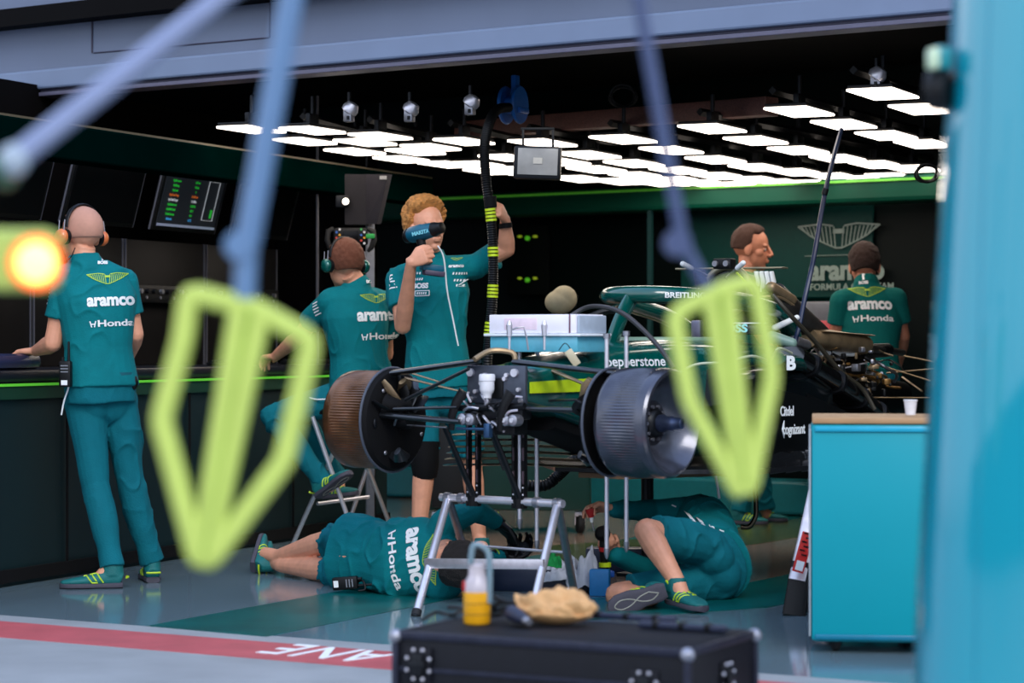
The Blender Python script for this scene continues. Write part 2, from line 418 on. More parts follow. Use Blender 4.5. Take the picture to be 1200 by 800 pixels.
def hand_bm(m, w, d, n, side, curl=(.5, .5, .5, .5), th=.5, s=1., spread=.06, roll=0):
    """w wrist, d direction of the palm, n way the palm faces, side of the thumb (+1/-1 along d x n)"""
    w = V(w); d = V(d).normalized(); n = V(n); n = (n-d*n.dot(d)).normalized(); x = d.cross(n).normalized()*side
    m.loft([w-d*.02*s, w+d*.02*s, w+d*.055*s, w+d*.09*s], [(.027*s, .02*s), (.034*s, .018*s), (.041*s, .016*s), (.040*s, .012*s)], side=x, sq=.25)
    for i in range(4):
        L_ = (.042, .046, .043, .034)[i]*s; off = (.029, .0098, -.0098, -.029)[i]
        p = w+d*(.086-(.006 if i in (0,) else .012 if i == 3 else 0))*s+x*off*s
        a = 0; c = curl[i]; pts = [p-d*.02*s, p]; q = p
        sp = x*(1.5-i)*spread
        for j, (l, ca) in enumerate(((L_, 1.0), (L_*.66, 1.15), (L_*.5, .8))):
            a += c*ca
            q = q+(d*math.cos(a)+n*math.sin(a)+sp*math.cos(a)).normalized()*l; pts.append(q)
        m.loft(pts, [.0102*s, .0104*s, .0095*s, .0086*s, .0068*s], n=10); m.ell(q, .0069*s, sub=2)
        m.ell(pts[2], .0098*s, sub=2); m.ell(pts[3], .0090*s, sub=2)
    b = w+d*.022*s+x*.022*s
    t1 = (x*.75+d*.75+n*.25*th).normalized(); p1 = b+t1*.042*s; t2 = (x*(.55-.7*th)+d*.9+n*.7*th).normalized(); p2 = p1+t2*.034*s
    t3 = (x*(.3-.9*th)+d*.9+n*.8*th).normalized(); p3 = p2+t3*.026*s
    m.loft([b, p1, p2, p3], [.0165*s, .0122*s, .0108*s, .0082*s], n=10); m.ell(p3, .0083*s, sub=2); m.ell(p2, .0108*s, sub=2)
    # webbing
    m.loft([w+d*.03*s+x*.02*s, b+t1*.03*s], [(.014*s, .012*s), (.01*s, .01*s)], n=8)
def limb(m, a, b, c, r):
    """shoulder/elbow/wrist style limb, r = radii at a, mid, b, mid, c"""
    a, b, c = V(a), V(b), V(c)
    m.loft([a, a.lerp(b, .35), a.lerp(b, .8), b], [r[0], (r[0]*.55+r[1]*.45)*1.02, r[1], r[1]], n=14)
    m.ell(a, r[0], sub=2); m.ell(b, r[1]*1.01, sub=2)
    m.loft([b, b.lerp(c, .28), b.lerp(c, .7), c], [r[1]*.98, r[2], (r[2]+r[3])*.47, r[3]], n=14)
    m.ell(c, r[3], sub=2)
def shoe(parent, heel, toe, up=(0, 0, 1), sc=1., m1=None, m2=None, m3=None):
    """running shoe: upper, sole, side stripes; heel & toe are points on the ground line"""
    heel, toe = V(heel), V(toe); d = (toe-heel).normalized(); L = (toe-heel).length; up = V(up); sd = d.cross(up).normalized(); up = sd.cross(d).normalized()
    u = MB(); f = [(.0, .030, .045, .07), (.06, .036, .058, .09), (.22, .038, .06, .095), (.4, .040, .046, .07), (.62, .047, .034, .05), (.82, .046, .026, .04), (.96, .032, .018, .03), (1.0, .012, .010, .02)]
    u.loft([heel+d*L*t+up*(.018+h/2) for t, w_, h, z in f], [(w_*sc, h*.62*sc) for t, w_, h, z in f], side=sd, sq=.2, n=18)
    u.loft([heel+d*L*.16+up*.06, heel+d*L*.15+up*.12], [(.042*sc, .055*sc), (.038*sc, .045*sc)], side=sd, n=16)
    o = put('shoe', remeshed(u, .005, smooth=2), m1 or SHOE, parent)
    s = MB(); g = [(-.01, .030), (.1, .039), (.35, .036), (.62, .048), (.85, .046), (.98, .028), (1.01, .012)]
    for lvl in (0,):
        s.loft([heel+d*L*t+up*.014 for t, w_ in g], [(w_*sc*1.05, .014*sc) for t, w_ in g], side=sd, sq=.45, n=16)
    so_ = put('sole', s, m2 or SOLE, o)
    s = MB(); s.tube([heel+d*L*t+sd*w_*sc-up*.0+up*.0008 for t, w_ in ((.12, 0), (.25, .018), (.42, .012), (.6, -.012), (.78, -.02), (.9, -.002), (.8, .018), (.62, .012), (.45, -.01), (.28, -.018))], .0028, smooth=4, n=5, close=True); put('tread_line', s, mat('pale tread', (150, 150, 140), .6), so_)
    bv = bvh_of(o.data); r = rootof(o)
    for k in (-1, 1):
        pts = []; st = MB()
        for j in range(3):
            a = heel+d*L*(.30+.09*j)+up*.028; b = heel+d*L*(.44+.10*j)+up*.085
            seg = []
            for t in range(7):
                p = a.lerp(b, t/6)+sd*k*.01; h = bv.find_nearest(p-r.location)[0]; h2 = bv.ray_cast(p+sd*k*.12-r.location, -sd*k, .3)
                h = h2[0] if h2[0] is not None else h
                seg.append(h+r.location+sd*k*.001)
            pts += seg if j % 2 == 0 else seg[::-1]
        st.tube(pts, .0035*sc, n=6); put('stripe', st, m3 or SHL, o)
    pts = []; st = MB()
    for t in range(9):
        th = math.pi*(.15+.7*t/8); pts.append(heel+d*(.0-.016*math.sin(th))+sd*math.cos(th)*.036*sc+up*.05-d*.012)
    st.tube(pts, .005*sc, n=6)
    put('heel_stripe', st, m3 or SHL, o)
    return o
def person(name, label, J, skin=SK1, shirt=TEAL, pants=TEALP, group=None, long_legs=True, sleeve=.62, shirt_len=1., wr=.010, bare_legs=False, seed=0, hem=.0, collar=True, hw=1., body_legs=True, gloves=None):
    """J: joints in metres. Builds body (skin) as one mesh, with shirt, trousers and shoes as children"""
    g = {k: V(v) if not isinstance(v, dict) and hasattr(v, '__len__') and len(v) == 3 else v for k, v in J.items()}
    base = g.get('base', V((g['pelvis'].x, g['pelvis'].y, 0)))
    T = thing(name, label, 'person', base)
    if group: T['group'] = group
    sh = (g['shR']-g['shL']); shd = sh.normalized(); hp = (g['hipR']-g['hipL']).normalized()
    hd = g['head']; R_f = V(g['hf']); up_h = V(g.get('hu', (0, 0, 1)))
    b = MB(); R = head_bm(b, hd, R_f, up_h, J.get('hs', 1.09))
    nb = g['neck']; b.loft([hd+R@V((0, -.025, -.05)), nb.lerp(hd, .35), nb, nb+(g['chest']-nb)*.25], [.052, .056, .064, .085], n=16)
    ch, pv = g['chest'], g['pelvis']
    def torso(mm, k, ext=0., top=True):
        sp = [pv+(pv-ch)*ext, pv, pv.lerp(ch, .45), ch, ch.lerp(nb, .55), ch.lerp(nb, .86)]
        rr = [(.168, .122), (.170, .125), (.150*J.get('waist', 1), .112*J.get('waist', 1)), (.178, .122), (.165, .095), (.095, .07)]
        sd = [hp, hp, (hp+shd).normalized(), shd, shd, shd]
        if not top: sp, rr, sd = sp[:4], rr[:4], sd[:4]
        mm.loft(sp, [(a*hw+k, c*J.get('deep', 1.)+k) for a, c in rr], side=sd, n=24, sq=.12)
    torso(b, -.022)
    for s_ in 'RL':
        b.loft([ch.lerp(nb, .6)+(g['sh'+s_]-ch.lerp(nb, .6))*.2, g['sh'+s_]], [.06, .052], n=12)
        limb(b, g['sh'+s_], g['el'+s_], g['wr'+s_], (.050, .043, .044, .027))
        h = J.get('hand'+s_)
        if h and not (gloves and s_ in gloves): hand_bm(b, g['wr'+s_], h['d'], h['n'], h['side'], h.get('curl', (.6,)*4), h.get('th', .5))
    if body_legs:
        for s_ in 'RL':
            limb(b, g['hip'+s_], g['kn'+s_], g['an'+s_], (.068, .056, .056, .036))
            fd = (g['toe'+s_]-g['heel'+s_]); b.loft([g['an'+s_], g['heel'+s_]+fd*.3+V((0, 0, .04))*0+ (g['an'+s_]-g['heel'+s_])*.4], [.036, .034])
    body = put('body', remeshed(b, .0045, smooth=2), skin, T)
    if gloves:
        for s_ in gloves:
            h = J['hand'+s_]; gm = MB(); hand_bm(gm, g['wr'+s_], h['d'], h['n'], h['side'], h.get('curl', (.6,)*4), h.get('th', .5), s=1.14)
            gm.cyl(g['wr'+s_]-V(h['d']).normalized()*.05, g['wr'+s_]+V(h['d']).normalized()*.02, .036)
            gl = put('glove', remeshed(gm, .004), BLACK, T); T['gl'] = 1; del T['gl']
            cf = MB(); cf.tube([g['wr'+s_]-V(h['d']).normalized()*.035, g['wr'+s_]-V(h['d']).normalized()*.028], .039, n=20); put('cuff_band', cf, LIMEP, gl)
    # shirt
    m = MB(); torso(m, .010, ext=hem)
    m.loft([pv+(pv-ch)*hem, pv.lerp(ch, .5)], [(.176*hw+.008, .132*J.get('deep', 1.)+.008), (.155*hw, .118*J.get('deep', 1.))], side=[hp, hp], n=24, sq=.1)
    for s_ in 'RL':
        S, E_, W_ = g['sh'+s_], g['el'+s_], g['wr'+s_]
        m.loft([ch.lerp(nb, .62)+(S-ch.lerp(nb, .62))*.1, S], [.07, .068], n=14); m.ell(S, .067, sub=2)
        if sleeve <= 1: m.loft([S, S.lerp(E_, sleeve*.5), S.lerp(E_, sleeve)], [.067, .064, .066], n=16)
        else:
            limb(m, S, E_, E_.lerp(W_, min(1, sleeve-1)), (.066, .056, .052, .040))
    if collar:
        cd_ = (hd-nb).normalized(); m.loft([nb-cd_*.03, nb+cd_*.022], [.078, .071], n=18); m.loft([ch.lerp(nb, .72), nb+cd_*.004], [.098, .076], n=18)
    sm = remeshed(m, .006, wr, 7., J.get('wst', (1, 1, .6)), 3); bv = bvh_of(sm)
    shirt_o = put('shirt', sm, shirt, T)
    # trousers
    m = MB(); m.loft([pv+(ch-pv)*.18, pv, pv+(pv-ch).normalized()*.08], [(.158*hw, .115), (.172*hw, .128), (.165*hw, .125)], side=[hp, hp, hp], n=22, sq=.1)
    for s_ in 'RL':
        H, K, A = g['hip'+s_], g['kn'+s_], g['an'+s_]
        kr = J.get('legw', 1.)
        m.ell(H, .098, sub=3); m.ell(pv.lerp(H, .5)+(pv-ch).normalized()*.05, .1, sub=3)
        m.loft([H, H.lerp(K, .4), H.lerp(K, .85), H.lerp(K, 1.0 if long_legs else .86)], [.1*kr, .094*kr, .076*kr, .072*kr if long_legs else .088*kr], n=16)
        if long_legs:
            m.ell(K, .071*kr, sub=2); m.loft([K, K.lerp(A, .3), K.lerp(A, .8), K.lerp(A, 1.02)], [.070*kr, .073*kr, .062*kr, .068*kr], n=16)
    pm = remeshed(m, .007, wr*1.6, 7., (1, 1, .7), 3)
    pants_o = put('trousers' if long_legs else 'shorts', pm, pants, T)
    for s_ in 'RL':
        if ('heel'+s_) in g and J.get('shoes', True): shoe(T, g['heel'+s_], g['toe'+s_], J.get('sup'+s_, (0, 0, 1)))
    return dict(T=T, body=body, shirt=shirt_o, pants=pants_o, bv=bv, R=R, hd=hd, g=g, J=J)
def print_back(p, pts, name='back_lettering'):
    """pts list of (shape, px, py, Y, right, up, material, partname) draped on the shirt"""
    for sh_, c, rt, up, mt, nm in pts:
        d = decal(sh_, c, rt, up, .0035, p['bv']); put(nm, d, mt, p['shirt'])
def headset(p, side, col, dark=BLACK, off=.0):
    """ear defenders: cups both sides and a band over the crown"""
    R, c = p['R'], p['hd']; T = p['T']
    def W(x, y, z): return c+R@V((x, y, z))*1.09
    hs = MB(); pts = [W(.092*math.cos(t), -.015, .03+.1*math.sin(t)) for t in [math.pi*k/14 for k in range(15)]]
    hs.loft(pts, [(.014, .006)]*15, side=R@V((0, 1, 0)), n=10); b = put('headset', hs, dark, T)
    for k in (-1, 1):
        ax = R@V((k, 0, 0)); m = MB(); m.lathe([(.030, 0), (.036, .004), (.036, .02), (.03, .022)], W(k*.078, -.005, -.012), ax); put('ear_cushion', m, dark, b)
        m = MB(); m.lathe([(.034, .0), (.038, .006), (.037, .018), (.030, .03), (.014, .036), (.004, .037)], W(k*.098, -.005, -.012), ax, 36); put('ear_cup', m, col, b)
        m = MB(); m.tube([W(k*.112, -.024, .0), W(k*.104, -.024, .06)], .003, n=8); m.tube([W(k*.112, .012, .0), W(k*.104, .012, .06)], .003, n=8); put('yoke', m, STEEL, b)
    return b
def radio(p, c, rt, up, ant=True, s=1.):
    """handheld radio clipped on a belt"""
    rt = V(rt).normalized(); up = V(up).normalized(); n_ = rt.cross(up).normalized(); up = n_.cross(rt).normalized(); Rm = Matrix((rt, up, n_)).transposed()
    m = MB(); m.box(c, (.058*s, .12*s, .035*s), Rm, .008)
    r = put('radio', m, BLACK, p['T'])
    m = MB()
    if ant: m.cyl(V(c)+up*.06*s+rt*.015*s, V(c)+up*.15*s+rt*.015*s, .007*s, .005*s)
    m.cyl(V(c)+up*.06*s-rt*.014*s, V(c)+up*.078*s-rt*.014*s, .008*s)
    put('antenna', m, BLACK, r)
    m = MB(); m.box(V(c)+n_*.018*s-up*.04*s, (.03*s, .022*s, .003), Rm); put('sticker', m, WHITE, r)
    m = MB(); [m.box(V(c)+n_*.018*s+up*(.01+.014*k)*s, (.036*s, .005, .002), Rm) for k in range(3)]; put('grille', m, STEEL, r)
    return r
def back_set(p, c_w, c_a, c_h, c_b, rt, up, s=1., lime=LIMEP, ws=None):
    rt = V(rt); up = V(up)
    put('wings_emblem', decal(wings2d(.19*(ws or s)), c_w, rt, up, .004, p['bv']), lime, p['shirt'])
    put('back_lettering', decal(text_mesh('aramco', .098*s, .0042*s, .92, .98), c_a, rt, up, .004, p['bv']), WHITE, p['shirt'])
    put('sponsor_lettering', decal(honda2d(.052*s, .0012), c_h, rt, up, .004, p['bv']), WHITE, p['shirt'])
    if c_b is not None:
        put('collar_lettering', decal(text_mesh('BOSS', .024*s, .0012), c_b, rt, up, .004, p['bv']), WHITE, p['shirt'])
        put('collar_stripe', decal(flat2d([bar2((0, -.02*s), (0, .035*s), .012*s)]), V(c_b)+up*.035*s, rt, up, .004, p['bv']), WHITE, p['shirt'])

PEOPLE = []
# --- man standing at the left desk, back to us, shaved head
Y = 11.2
P_ = lambda px, py, dy=0: at(px, py, Y+dy)
bk = V((.15, 1, 0)).normalized()
J = dict(pelvis=P_(117, 452), chest=P_(113, 352, 0), neck=P_(99, 305, .0), head=P_(95, 275, .02), hf=(-.85, .75, -.05),
    shL=P_(77, 326, -.03), shR=P_(145, 330, .07), elL=P_(62, 402, -.03), wrL=P_(42, 411, .17), elR=P_(158, 392, .1), wrR=P_(150, 420, .28),
    hipL=P_(98, 470, 0), hipR=P_(138, 470, .08), knL=P_(112, 565, -.04), anL=P_(117, 660, .0), knR=P_(152, 562, .1), anR=P_(176, 655, .18),
    base=(at(140, 690, Y).x, Y, 0), handL=dict(d=(-.9, .3, -.05), n=(0, 0, -1), side=-1, curl=(.35, .35, .4, .4), th=.2), handR=dict(d=(0, 1, -.4), n=(-1, 0, 0), side=1, curl=(.5,)*4), waist=1.0, legw=.93)
def setfoot(J, s, heel, toe): J['heel'+s] = heel; J['toe'+s] = toe
hL = onz(128, 690, 0); setfoot(J, 'L', hL+V((.05, .06, 0)), hL+V((-.23, .02, 0))); J['anL'] = J['heelL']+V((-.05, 0, .1))
hR = onz(178, 682, 0); setfoot(J, 'R', hR+V((.01, -.03, 0)), hR+V((-.06, .24, 0))); J['anR'] = J['heelR']+V((-.01, .05, .1))
M1 = person('person', 'Shaven-headed person in teal shirt and trousers standing with back turned at the left counter', J, wr=.011)
put('hair', hair_mesh(M1['hd'], M1['R'], .0015, .0004, 60, .45, -.6), mat('shaved hair', (200, 146, 124), .7, bump=.4, bscale=600), M1['T'])
c_or = mat('orange ear cup', (226, 118, 62), .35, coat=.4)
headset(M1, -1, c_or)
back_set(M1, P_(127, 327), P_(131, 352), P_(132, 379), P_(121, 308), (1, .12, .05), (-.05, 0, 1), .80, ws=1.0)
def chest_lines(p, c, rt, up, k=1.):
    """small printed lines on a sleeve"""
    put('sleeve_print', decal(flat2d([bar2((-.022*k, .03-.016*i), (.022*k-.006*(i % 2), .034-.016*i), .006) for i in range(5)]), c, rt, up, .004, p['bv']), WHITE, p['shirt'])
chest_lines(M1, P_(63, 348), (.75, -.6, .1), (0, 0, 1))
radio(M1, P_(77, 438, -.17), (1, -.2, 0), (0, 0, 1)); 
m = MB(); m.ell(P_(157, 448, .0), (.02, .02, .035)); m.cyl(P_(157, 448), P_(153, 436), .008); put('belt_pouch', m, BLACK, M1['T'])
m = MB(); m.loft([P_(117, 441, 0), P_(117, 436, 0)], [(.172, .128), (.171, .127)], side=(1, .3, 0), n=30); put('belt', m, mat('teal belt', (0, 84, 96), .6), M1['T'])
m = MB(); m.tube([P_(83, 438, -.14), P_(80, 455, -.125), P_(75, 470, -.11), P_(72, 486, -.10)], .004, smooth=4); put('white_piping', m, WHITE, M1['pants'])
m = MB(); m.tube([P_(88, 290, -.09), P_(84, 300, -.09), P_(80, 304, -.06)], .0025, smooth=5); put('headset_cable', m, BLACK, M1['T'])

# --- seated man with green headset
Y = 12.9
J = dict(pelvis=P_(424, 452, 0), chest=P_(416, 372, 0), neck=P_(418, 333, 0), head=P_(404, 309, -.0), hf=(-.55, .8, -.12),
    shL=P_(386, 352, -.05), shR=P_(450, 356, .1), elL=P_(350, 395, .15), wrL=P_(322, 418, .35), elR=P_(452, 415, .25), wrR=P_(415, 425, .45),
    hipL=P_(405, 464, 0), hipR=P_(440, 464, .1), knL=P_(318, 488, .02), anL=P_(384, 560, .0), knR=P_(345, 478, .35), anR=P_(395, 560, .45),
    base=(at(410, 640, Y).x, Y+.1, 0), handL=dict(d=(-.6, .8, 0), n=(0, 0, -1), side=-1), handR=dict(d=(-.6, .8, 0), n=(0, 0, -1), side=1), legw=.95)
setfoot(J, 'L', P_(374, 584, .0), P_(412, 556, -.12)); setfoot(J, 'R', P_(380, 585, .4), P_(420, 580, .35)); J['supL'] = (-.55, .5, .8)
J['anL'] = P_(382, 568, .02)
M2 = person('person', 'Person in teal shirt wearing green ear defenders, seated on a folding stool with back turned', J, wr=.012)
put('hair', hair_mesh(M2['hd'], M2['R'], .008, .003, 60, .45, -.78), mat('auburn hair', (112, 62, 40), .8, bump=.8, bscale=300), M2['T'])
headset(M2, -1, mat('green ear cup', (0, 92, 84), .25, .3, coat=.6))
back_set(M2, P_(440, 350), P_(444, 369), P_(447, 394), P_(434, 330), (1, .15, .04), (-.05, 0, 1), .95)
chest_lines(M2, P_(380, 360, 0), (.8, -.5, .25), (-.2, 0, 1))
m = MB(); m.tube([P_(360, 465, -.05), P_(372, 468, -.09), P_(392, 466, -.12), P_(410, 460, -.12)], .004, smooth=4); put('white_piping', m, WHITE, M2['pants'])

# --- man with the heat gun
Y = 12.4
J = dict(pelvis=P_(514, 448, 0), chest=P_(508, 345, 0), neck=P_(504, 300, .02), head=P_(500, 266, -.02), hf=(.55, -.85, -.02), hu=(-.1, 0, 1),
    shR=P_(466, 328, -.02), shL=P_(556, 312, .02), elR=P_(472, 382, -.16), wrR=at(482, 307, 11.99), elL=P_(594, 292, -.04), wrL=at(592, 257, 12.29),
    hipR=P_(492, 466, 0), hipL=P_(536, 466, .04), knR=P_(498, 538, -.06), anR=P_(494, 622, .0), knL=P_(552, 540, .1), anL=P_(562, 622, .15),
    base=(at(520, 650, Y).x, Y, 0), handR=dict(d=(.8, -.3, .35), n=(.2, .9, -.1), side=1, curl=(.8, 1.0, 1.05, 1.1), th=.7),
    handL=dict(d=(-.3, -.8, .5), n=(-1, .2, 0), side=-1, curl=(.9, .95, 1., 1.), th=.9), waist=.96)
setfoot(J, 'R', onz(490, 658, 0), onz(490, 672, 0)+V((-.04, -.1, 0))); setfoot(J, 'L', onz(562, 655, 0), onz(576, 668, 0)+V((.02, -.1, 0)))
J['anR'] = J['heelR']+V((0, -.05, .11)); J['anL'] = J['heelL']+V((0, -.05, .11))
M3 = person('person', 'Ginger-haired person in teal shirt aiming a cordless heat gun and gripping a hanging ribbed hose', J, wr=.012, long_legs=False, pants=TEALP, hem=.06)
put('hair', hair_mesh(M3['hd'], M3['R'], .022, .010, 34, .42, -.5, top=.018), mat('ginger hair', (196, 132, 66), .75, var=.3, scale=60, bump=1., bscale=160), M3['T'])
for k in (-1, 1):
    m = MB(); m.ell(M3['hd']+M3['R']@V((k*.031, .079, .0))*1.09, .011); e_ = put('eye', m, EYEW, M3['T']); m = MB(); m.ell(M3['hd']+M3['R']@V((k*.031, .0875, .0))*1.09, .005); put('iris', m, BLACK, e_)
m = MB(); m.ell(M3['hd']+M3['R']@V((0, .068, -.088)), (.042, .03, .03), M3['R']); 
fr, fu = V((1, -.25, .03)), V((-.02, 0, 1))
for tx, px, py, sz, bd, nm in (('BOSS', 494, 335, .036, .002, 'chest_lettering'), ('aramco', 532, 311, .024, .001, 'badge_lettering')):
    put(nm, decal(text_mesh(tx, sz, bd), P_(px, py, -.1), fr, fu, .004, M3['bv']), WHITE, M3['shirt'])
for px, py, n_ in ((490, 320, 4), (491, 327, 5), (497, 343.5, 5), (536, 320, 6), (538, 328, 5), (541, 334, 6)):
    put('small_print', decal(flat2d([bar2((-.026+.011*i, -.006), (-.024+.011*i, .006), .006) for i in range(n_)]), P_(px, py, -.1), fr, fu, .004, M3['bv']), WHITE, M3['shirt'])
put('badge_frame', decal(flat2d([bar2((-.037, .013), (.037, .013), .004), bar2((-.037, -.013), (.037, -.013), .004), bar2((-.037, -.013), (-.037, .013), .004), bar2((.037, -.013), (.037, .013), .004)]), P_(497, 343.5, -.1), fr, fu, .004, M3['bv']), WHITE, M3['shirt'])
put('wings_emblem', decal(wings2d(.06), P_(531, 303, -.1), fr, fu, .004, M3['bv']), LIMEP, M3['shirt'])
chest_lines(M3, P_(457, 330, -.1), (.9, .4, .1), (0, 0, 1), 1.)
m = MB(); m.tube([P_(513, 288, -.22), P_(520, 302, -.24), P_(524, 340, -.22), P_(530, 370, -.19), P_(537, 405, -.17)], .0042, smooth=5); put('lanyard', m, WHITE, M3['T'])
m = MB(); kR = J['knR']; kR = V(kR); m.loft([kR+V((0, 0, .09)), kR+V((0, -.005, .03)), kR+V((0, -.01, -.03)), kR+V((0, 0, -.09))], [.078, .073, .072, .062], n=20); put('knee_sleeve', m, BLKR, M3['T'])
m = MB(); wl = V(J['wrL']); m.tube([wl+V((.004, .0, -.045)), wl+V((.001, 0, -.02))], .034, n=20); put('wristwatch', m, BLKR, M3['T'])
# --- far man in profile
Y = 15.0
J = dict(pelvis=P_(880, 460, 0), chest=P_(874, 365, 0), neck=P_(873, 322, 0), head=P_(881, 291, 0), hs=1.16, hf=(1, -.25, -.12),
    shL=P_(886, 338, -.16), shR=P_(870, 338, .18), elL=P_(890, 388, -.2), wrL=P_(915, 420, -.2), elR=P_(870, 385, .22), wrR=P_(905, 415, .2),
    hipL=P_(880, 475, -.1), hipR=P_(878, 475, .1), knL=P_(878, 540, -.1), anL=P_(868, 598, -.1), knR=P_(885, 540, .1), anR=P_(896, 596, .1),
    base=(at(880, 613, Y).x, Y, 0), handL=dict(d=(1, 0, -.2), n=(0, 0, -1), side=1), handR=dict(d=(1, 0, -.2), n=(0, 0, -1), side=-1))
setfoot(J, 'L', at(858, 612, 14.9), at(900, 612, 14.85)); setfoot(J, 'R', at(885, 612, 15.0)+V((0, .15, 0)), at(925, 612, 15.0)+V((0, .1, 0)))
for k_ in ('heelL', 'toeL', 'heelR', 'toeR'): J[k_].z = 0
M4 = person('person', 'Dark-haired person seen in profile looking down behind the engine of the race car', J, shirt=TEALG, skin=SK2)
put('hair', hair_mesh(M4['hd'], M4['R'], .012, .003, 50, .5, -.5, top=.01), mat('dark brown hair', (62, 34, 22), .8, bump=.8, bscale=300), M4['T'])
for k in (-1, 1):
    m = MB(); m.ell(M4['hd']+M4['R']@V((k*.031, .079, .0))*1.09, .0105); e_ = put('eye', m, EYEW, M4['T']); m = MB(); m.ell(M4['hd']+M4['R']@V((k*.031, .087, -.001))*1.09, .005); put('iris', m, BLACK, e_)
# --- far man leaning, back to us
Y = 14.2
J = dict(pelvis=P_(1020, 440, 0), chest=P_(1020, 378, .1), neck=P_(1015, 330, .12), head=P_(1013, 312, .17), hf=(.05, 1, -.35), hu=(0, .35, 1),
    shL=P_(985, 352, .06), shR=P_(1050, 350, .1), elL=P_(980, 396, .1), wrL=P_(984, 425, .3), elR=P_(1058, 394, .15), wrR=P_(1052, 428, .35),
    hipL=P_(1004, 458, 0), hipR=P_(1038, 458, 0), knL=P_(1002, 535, 0), anL=P_(1002, 605, 0), knR=P_(1038, 535, 0), anR=P_(1040, 605, 0),
    base=(at(1020, 620, Y).x, Y, 0), handL=dict(d=(.1, .8, -.6), n=(1, 0, 0), side=-1), handR=dict(d=(-.1, .8, -.6), n=(-1, 0, 0), side=1))
for s_, px in (('L', 1002), ('R', 1040)): h = at(px, 620, 14.15); h.z = 0; setfoot(J, s_, h, h+V((0, .27, 0))); J['an'+s_] = h+V((0, .05, .1))
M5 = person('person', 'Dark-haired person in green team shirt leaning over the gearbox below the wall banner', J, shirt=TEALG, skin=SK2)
put('hair', hair_mesh(M5['hd'], M5['R'], .007, .004, 60, .45, -.8, top=.010), mat('black brown hair', (48, 26, 18), .8, bump=.8, bscale=300), M5['T'])
back_set(M5, P_(1017, 341), P_(1020, 356), P_(1023, 374), P_(1013, 329), (1, .0, .03), (0, .2, 1), 1.0, ws=1.2)
# --- person lying at the left, back to us
J = dict(pelvis=at(420, 648, 11.02), chest=at(474, 656, 10.8), neck=at(522, 646, 10.66), head=at(532, 658, 10.45), hf=(.35, .95, .1), hu=(.85, -.35, -.15),
    shL=at(522, 612, 10.70), shR=at(516, 688, 10.62), elL=at(556, 597, 10.86), wrL=at(583, 612, 11.0), elR=at(556, 668, 10.9), wrR=at(588, 650, 10.98),
    hipL=at(420, 633, 11.03), hipR=at(418, 668, 11.0), knL=at(385, 634, 11.36), anL=at(326, 652, 11.68), knR=at(386, 668, 11.3), anR=at(330, 662, 11.62),
    base=at(450, 690, 11.0), handL=dict(d=(.55, .1, -.55), n=(-.3, -.3, -.8), side=-1, curl=(.45, .5, .5, .55), th=.5), handR=dict(d=(.5, .3, .1), n=(0, -.6, .8), side=1, curl=(.7,)*4, th=.6),
    waist=.98, hs=1.02)
J['base'].z = 0
J['heelL'] = at(293, 664, 11.72); J['toeL'] = J['heelL']+V((.03, .20, .13)); J['supL'] = (1, .1, .1)
J['heelR'] = at(302, 666, 11.9); J['toeR'] = J['heelR']+V((.02, .2, .1)); J['supR'] = (1, .1, .1)
MA = person('person', 'Person in teal shirt and shorts lying on their side on the floor, wearing black gloves', J, long_legs=False, sleeve=1.9, gloves='LR', wr=.015, hem=.25)
put('hair', hair_mesh(MA['hd'], MA['R'], .014, .004, 40, .45, -.6, top=.01), mat('black hair', (20, 15, 14), .7, bump=1., bscale=200), MA['T'])
rt, up_ = V((.22, -.1, -1)), V((1, -.55, .1))
put('wings_emblem', decal(wings2d(.225), at(486, 660, 10.5), rt, up_, .004, MA['bv']), LIMEP, MA['shirt'])
put('back_lettering', decal(text_mesh('aramco', .108, .0045, .92, .98), at(466, 661, 10.5), rt, up_, .004, MA['bv']), WHITE, MA['shirt'])
put('sponsor_lettering', decal(honda2d(.056, .0012), at(448, 659, 10.6), rt, up_, .004, MA['bv']), WHITE, MA['shirt'])
radio(MA, at(405, 683, 10.80), (.1, 0, -1), (1, -.25, -.1), s=1.0)
m = MB(); m.tube([at(417, 683, 10.8), at(425, 680, 10.78), at(428, 690, 10.76), at(420, 692, 10.76)], .005, smooth=4); put('radio_cable', m, BLACK, MA['T'])
# --- person curled on the floor at the right
J = dict(pelvis=at(838, 657, 10.62), chest=at(828, 628, 11.0), neck=at(815, 618, 11.28), head=at(802, 628, 11.46), hf=(-1, .1, .1), hu=(-.1, 1, -.1),
    shL=at(806, 600, 11.12), shR=at(812, 660, 11.2), elL=at(765, 598, 11.15), wrL=at(720, 597, 10.95), elR=at(762, 668, 11.1), wrR=at(722, 650, 10.92),
    hipL=at(828, 640, 10.52), hipR=at(842, 678, 10.58), knL=at(758, 622, 10.3), anL=at(788, 690, 10.2), knR=at(724, 697, 10.42), anR=at(765, 700, 10.28),
    base=at(840, 700, 10.6), handL=dict(d=(-.75, -.1, .25), n=(-.3, -.3, -.9), side=-1, curl=(.6, .6, .7, .75), th=.8),
    handR=dict(d=(-.35, -.1, .75), n=(.1, -.9, .1), side=-1, curl=(1.1, 1.1, 1.15, 1.2), th=.7), hs=.95, deep=1.1)
J['base'].z = 0
J['heelL'] = at(786, 714, 10.2); J['toeL'] = at(822, 722, 10.0); J['heelL'].z = .02; J['toeL'].z = .01; J['supL'] = (0, 0, 1); J['toeL'] = J['heelL']+(J['toeL']-J['heelL']).normalized()*.25
J['anL'] = J['heelL']+(J['toeL']-J['heelL'])*.2+V((0, 0, .1))
J['heelR'] = at(780, 692, 10.1); J['toeR'] = at(714, 714, 10.08); J['supR'] = (.1, 1, .1)
MBp = person('person', 'Person in teal shorts curled on the floor beneath the car, holding a power ratchet', J, long_legs=False, sleeve=2.0, wr=.014, hem=.12, skin=SK1)
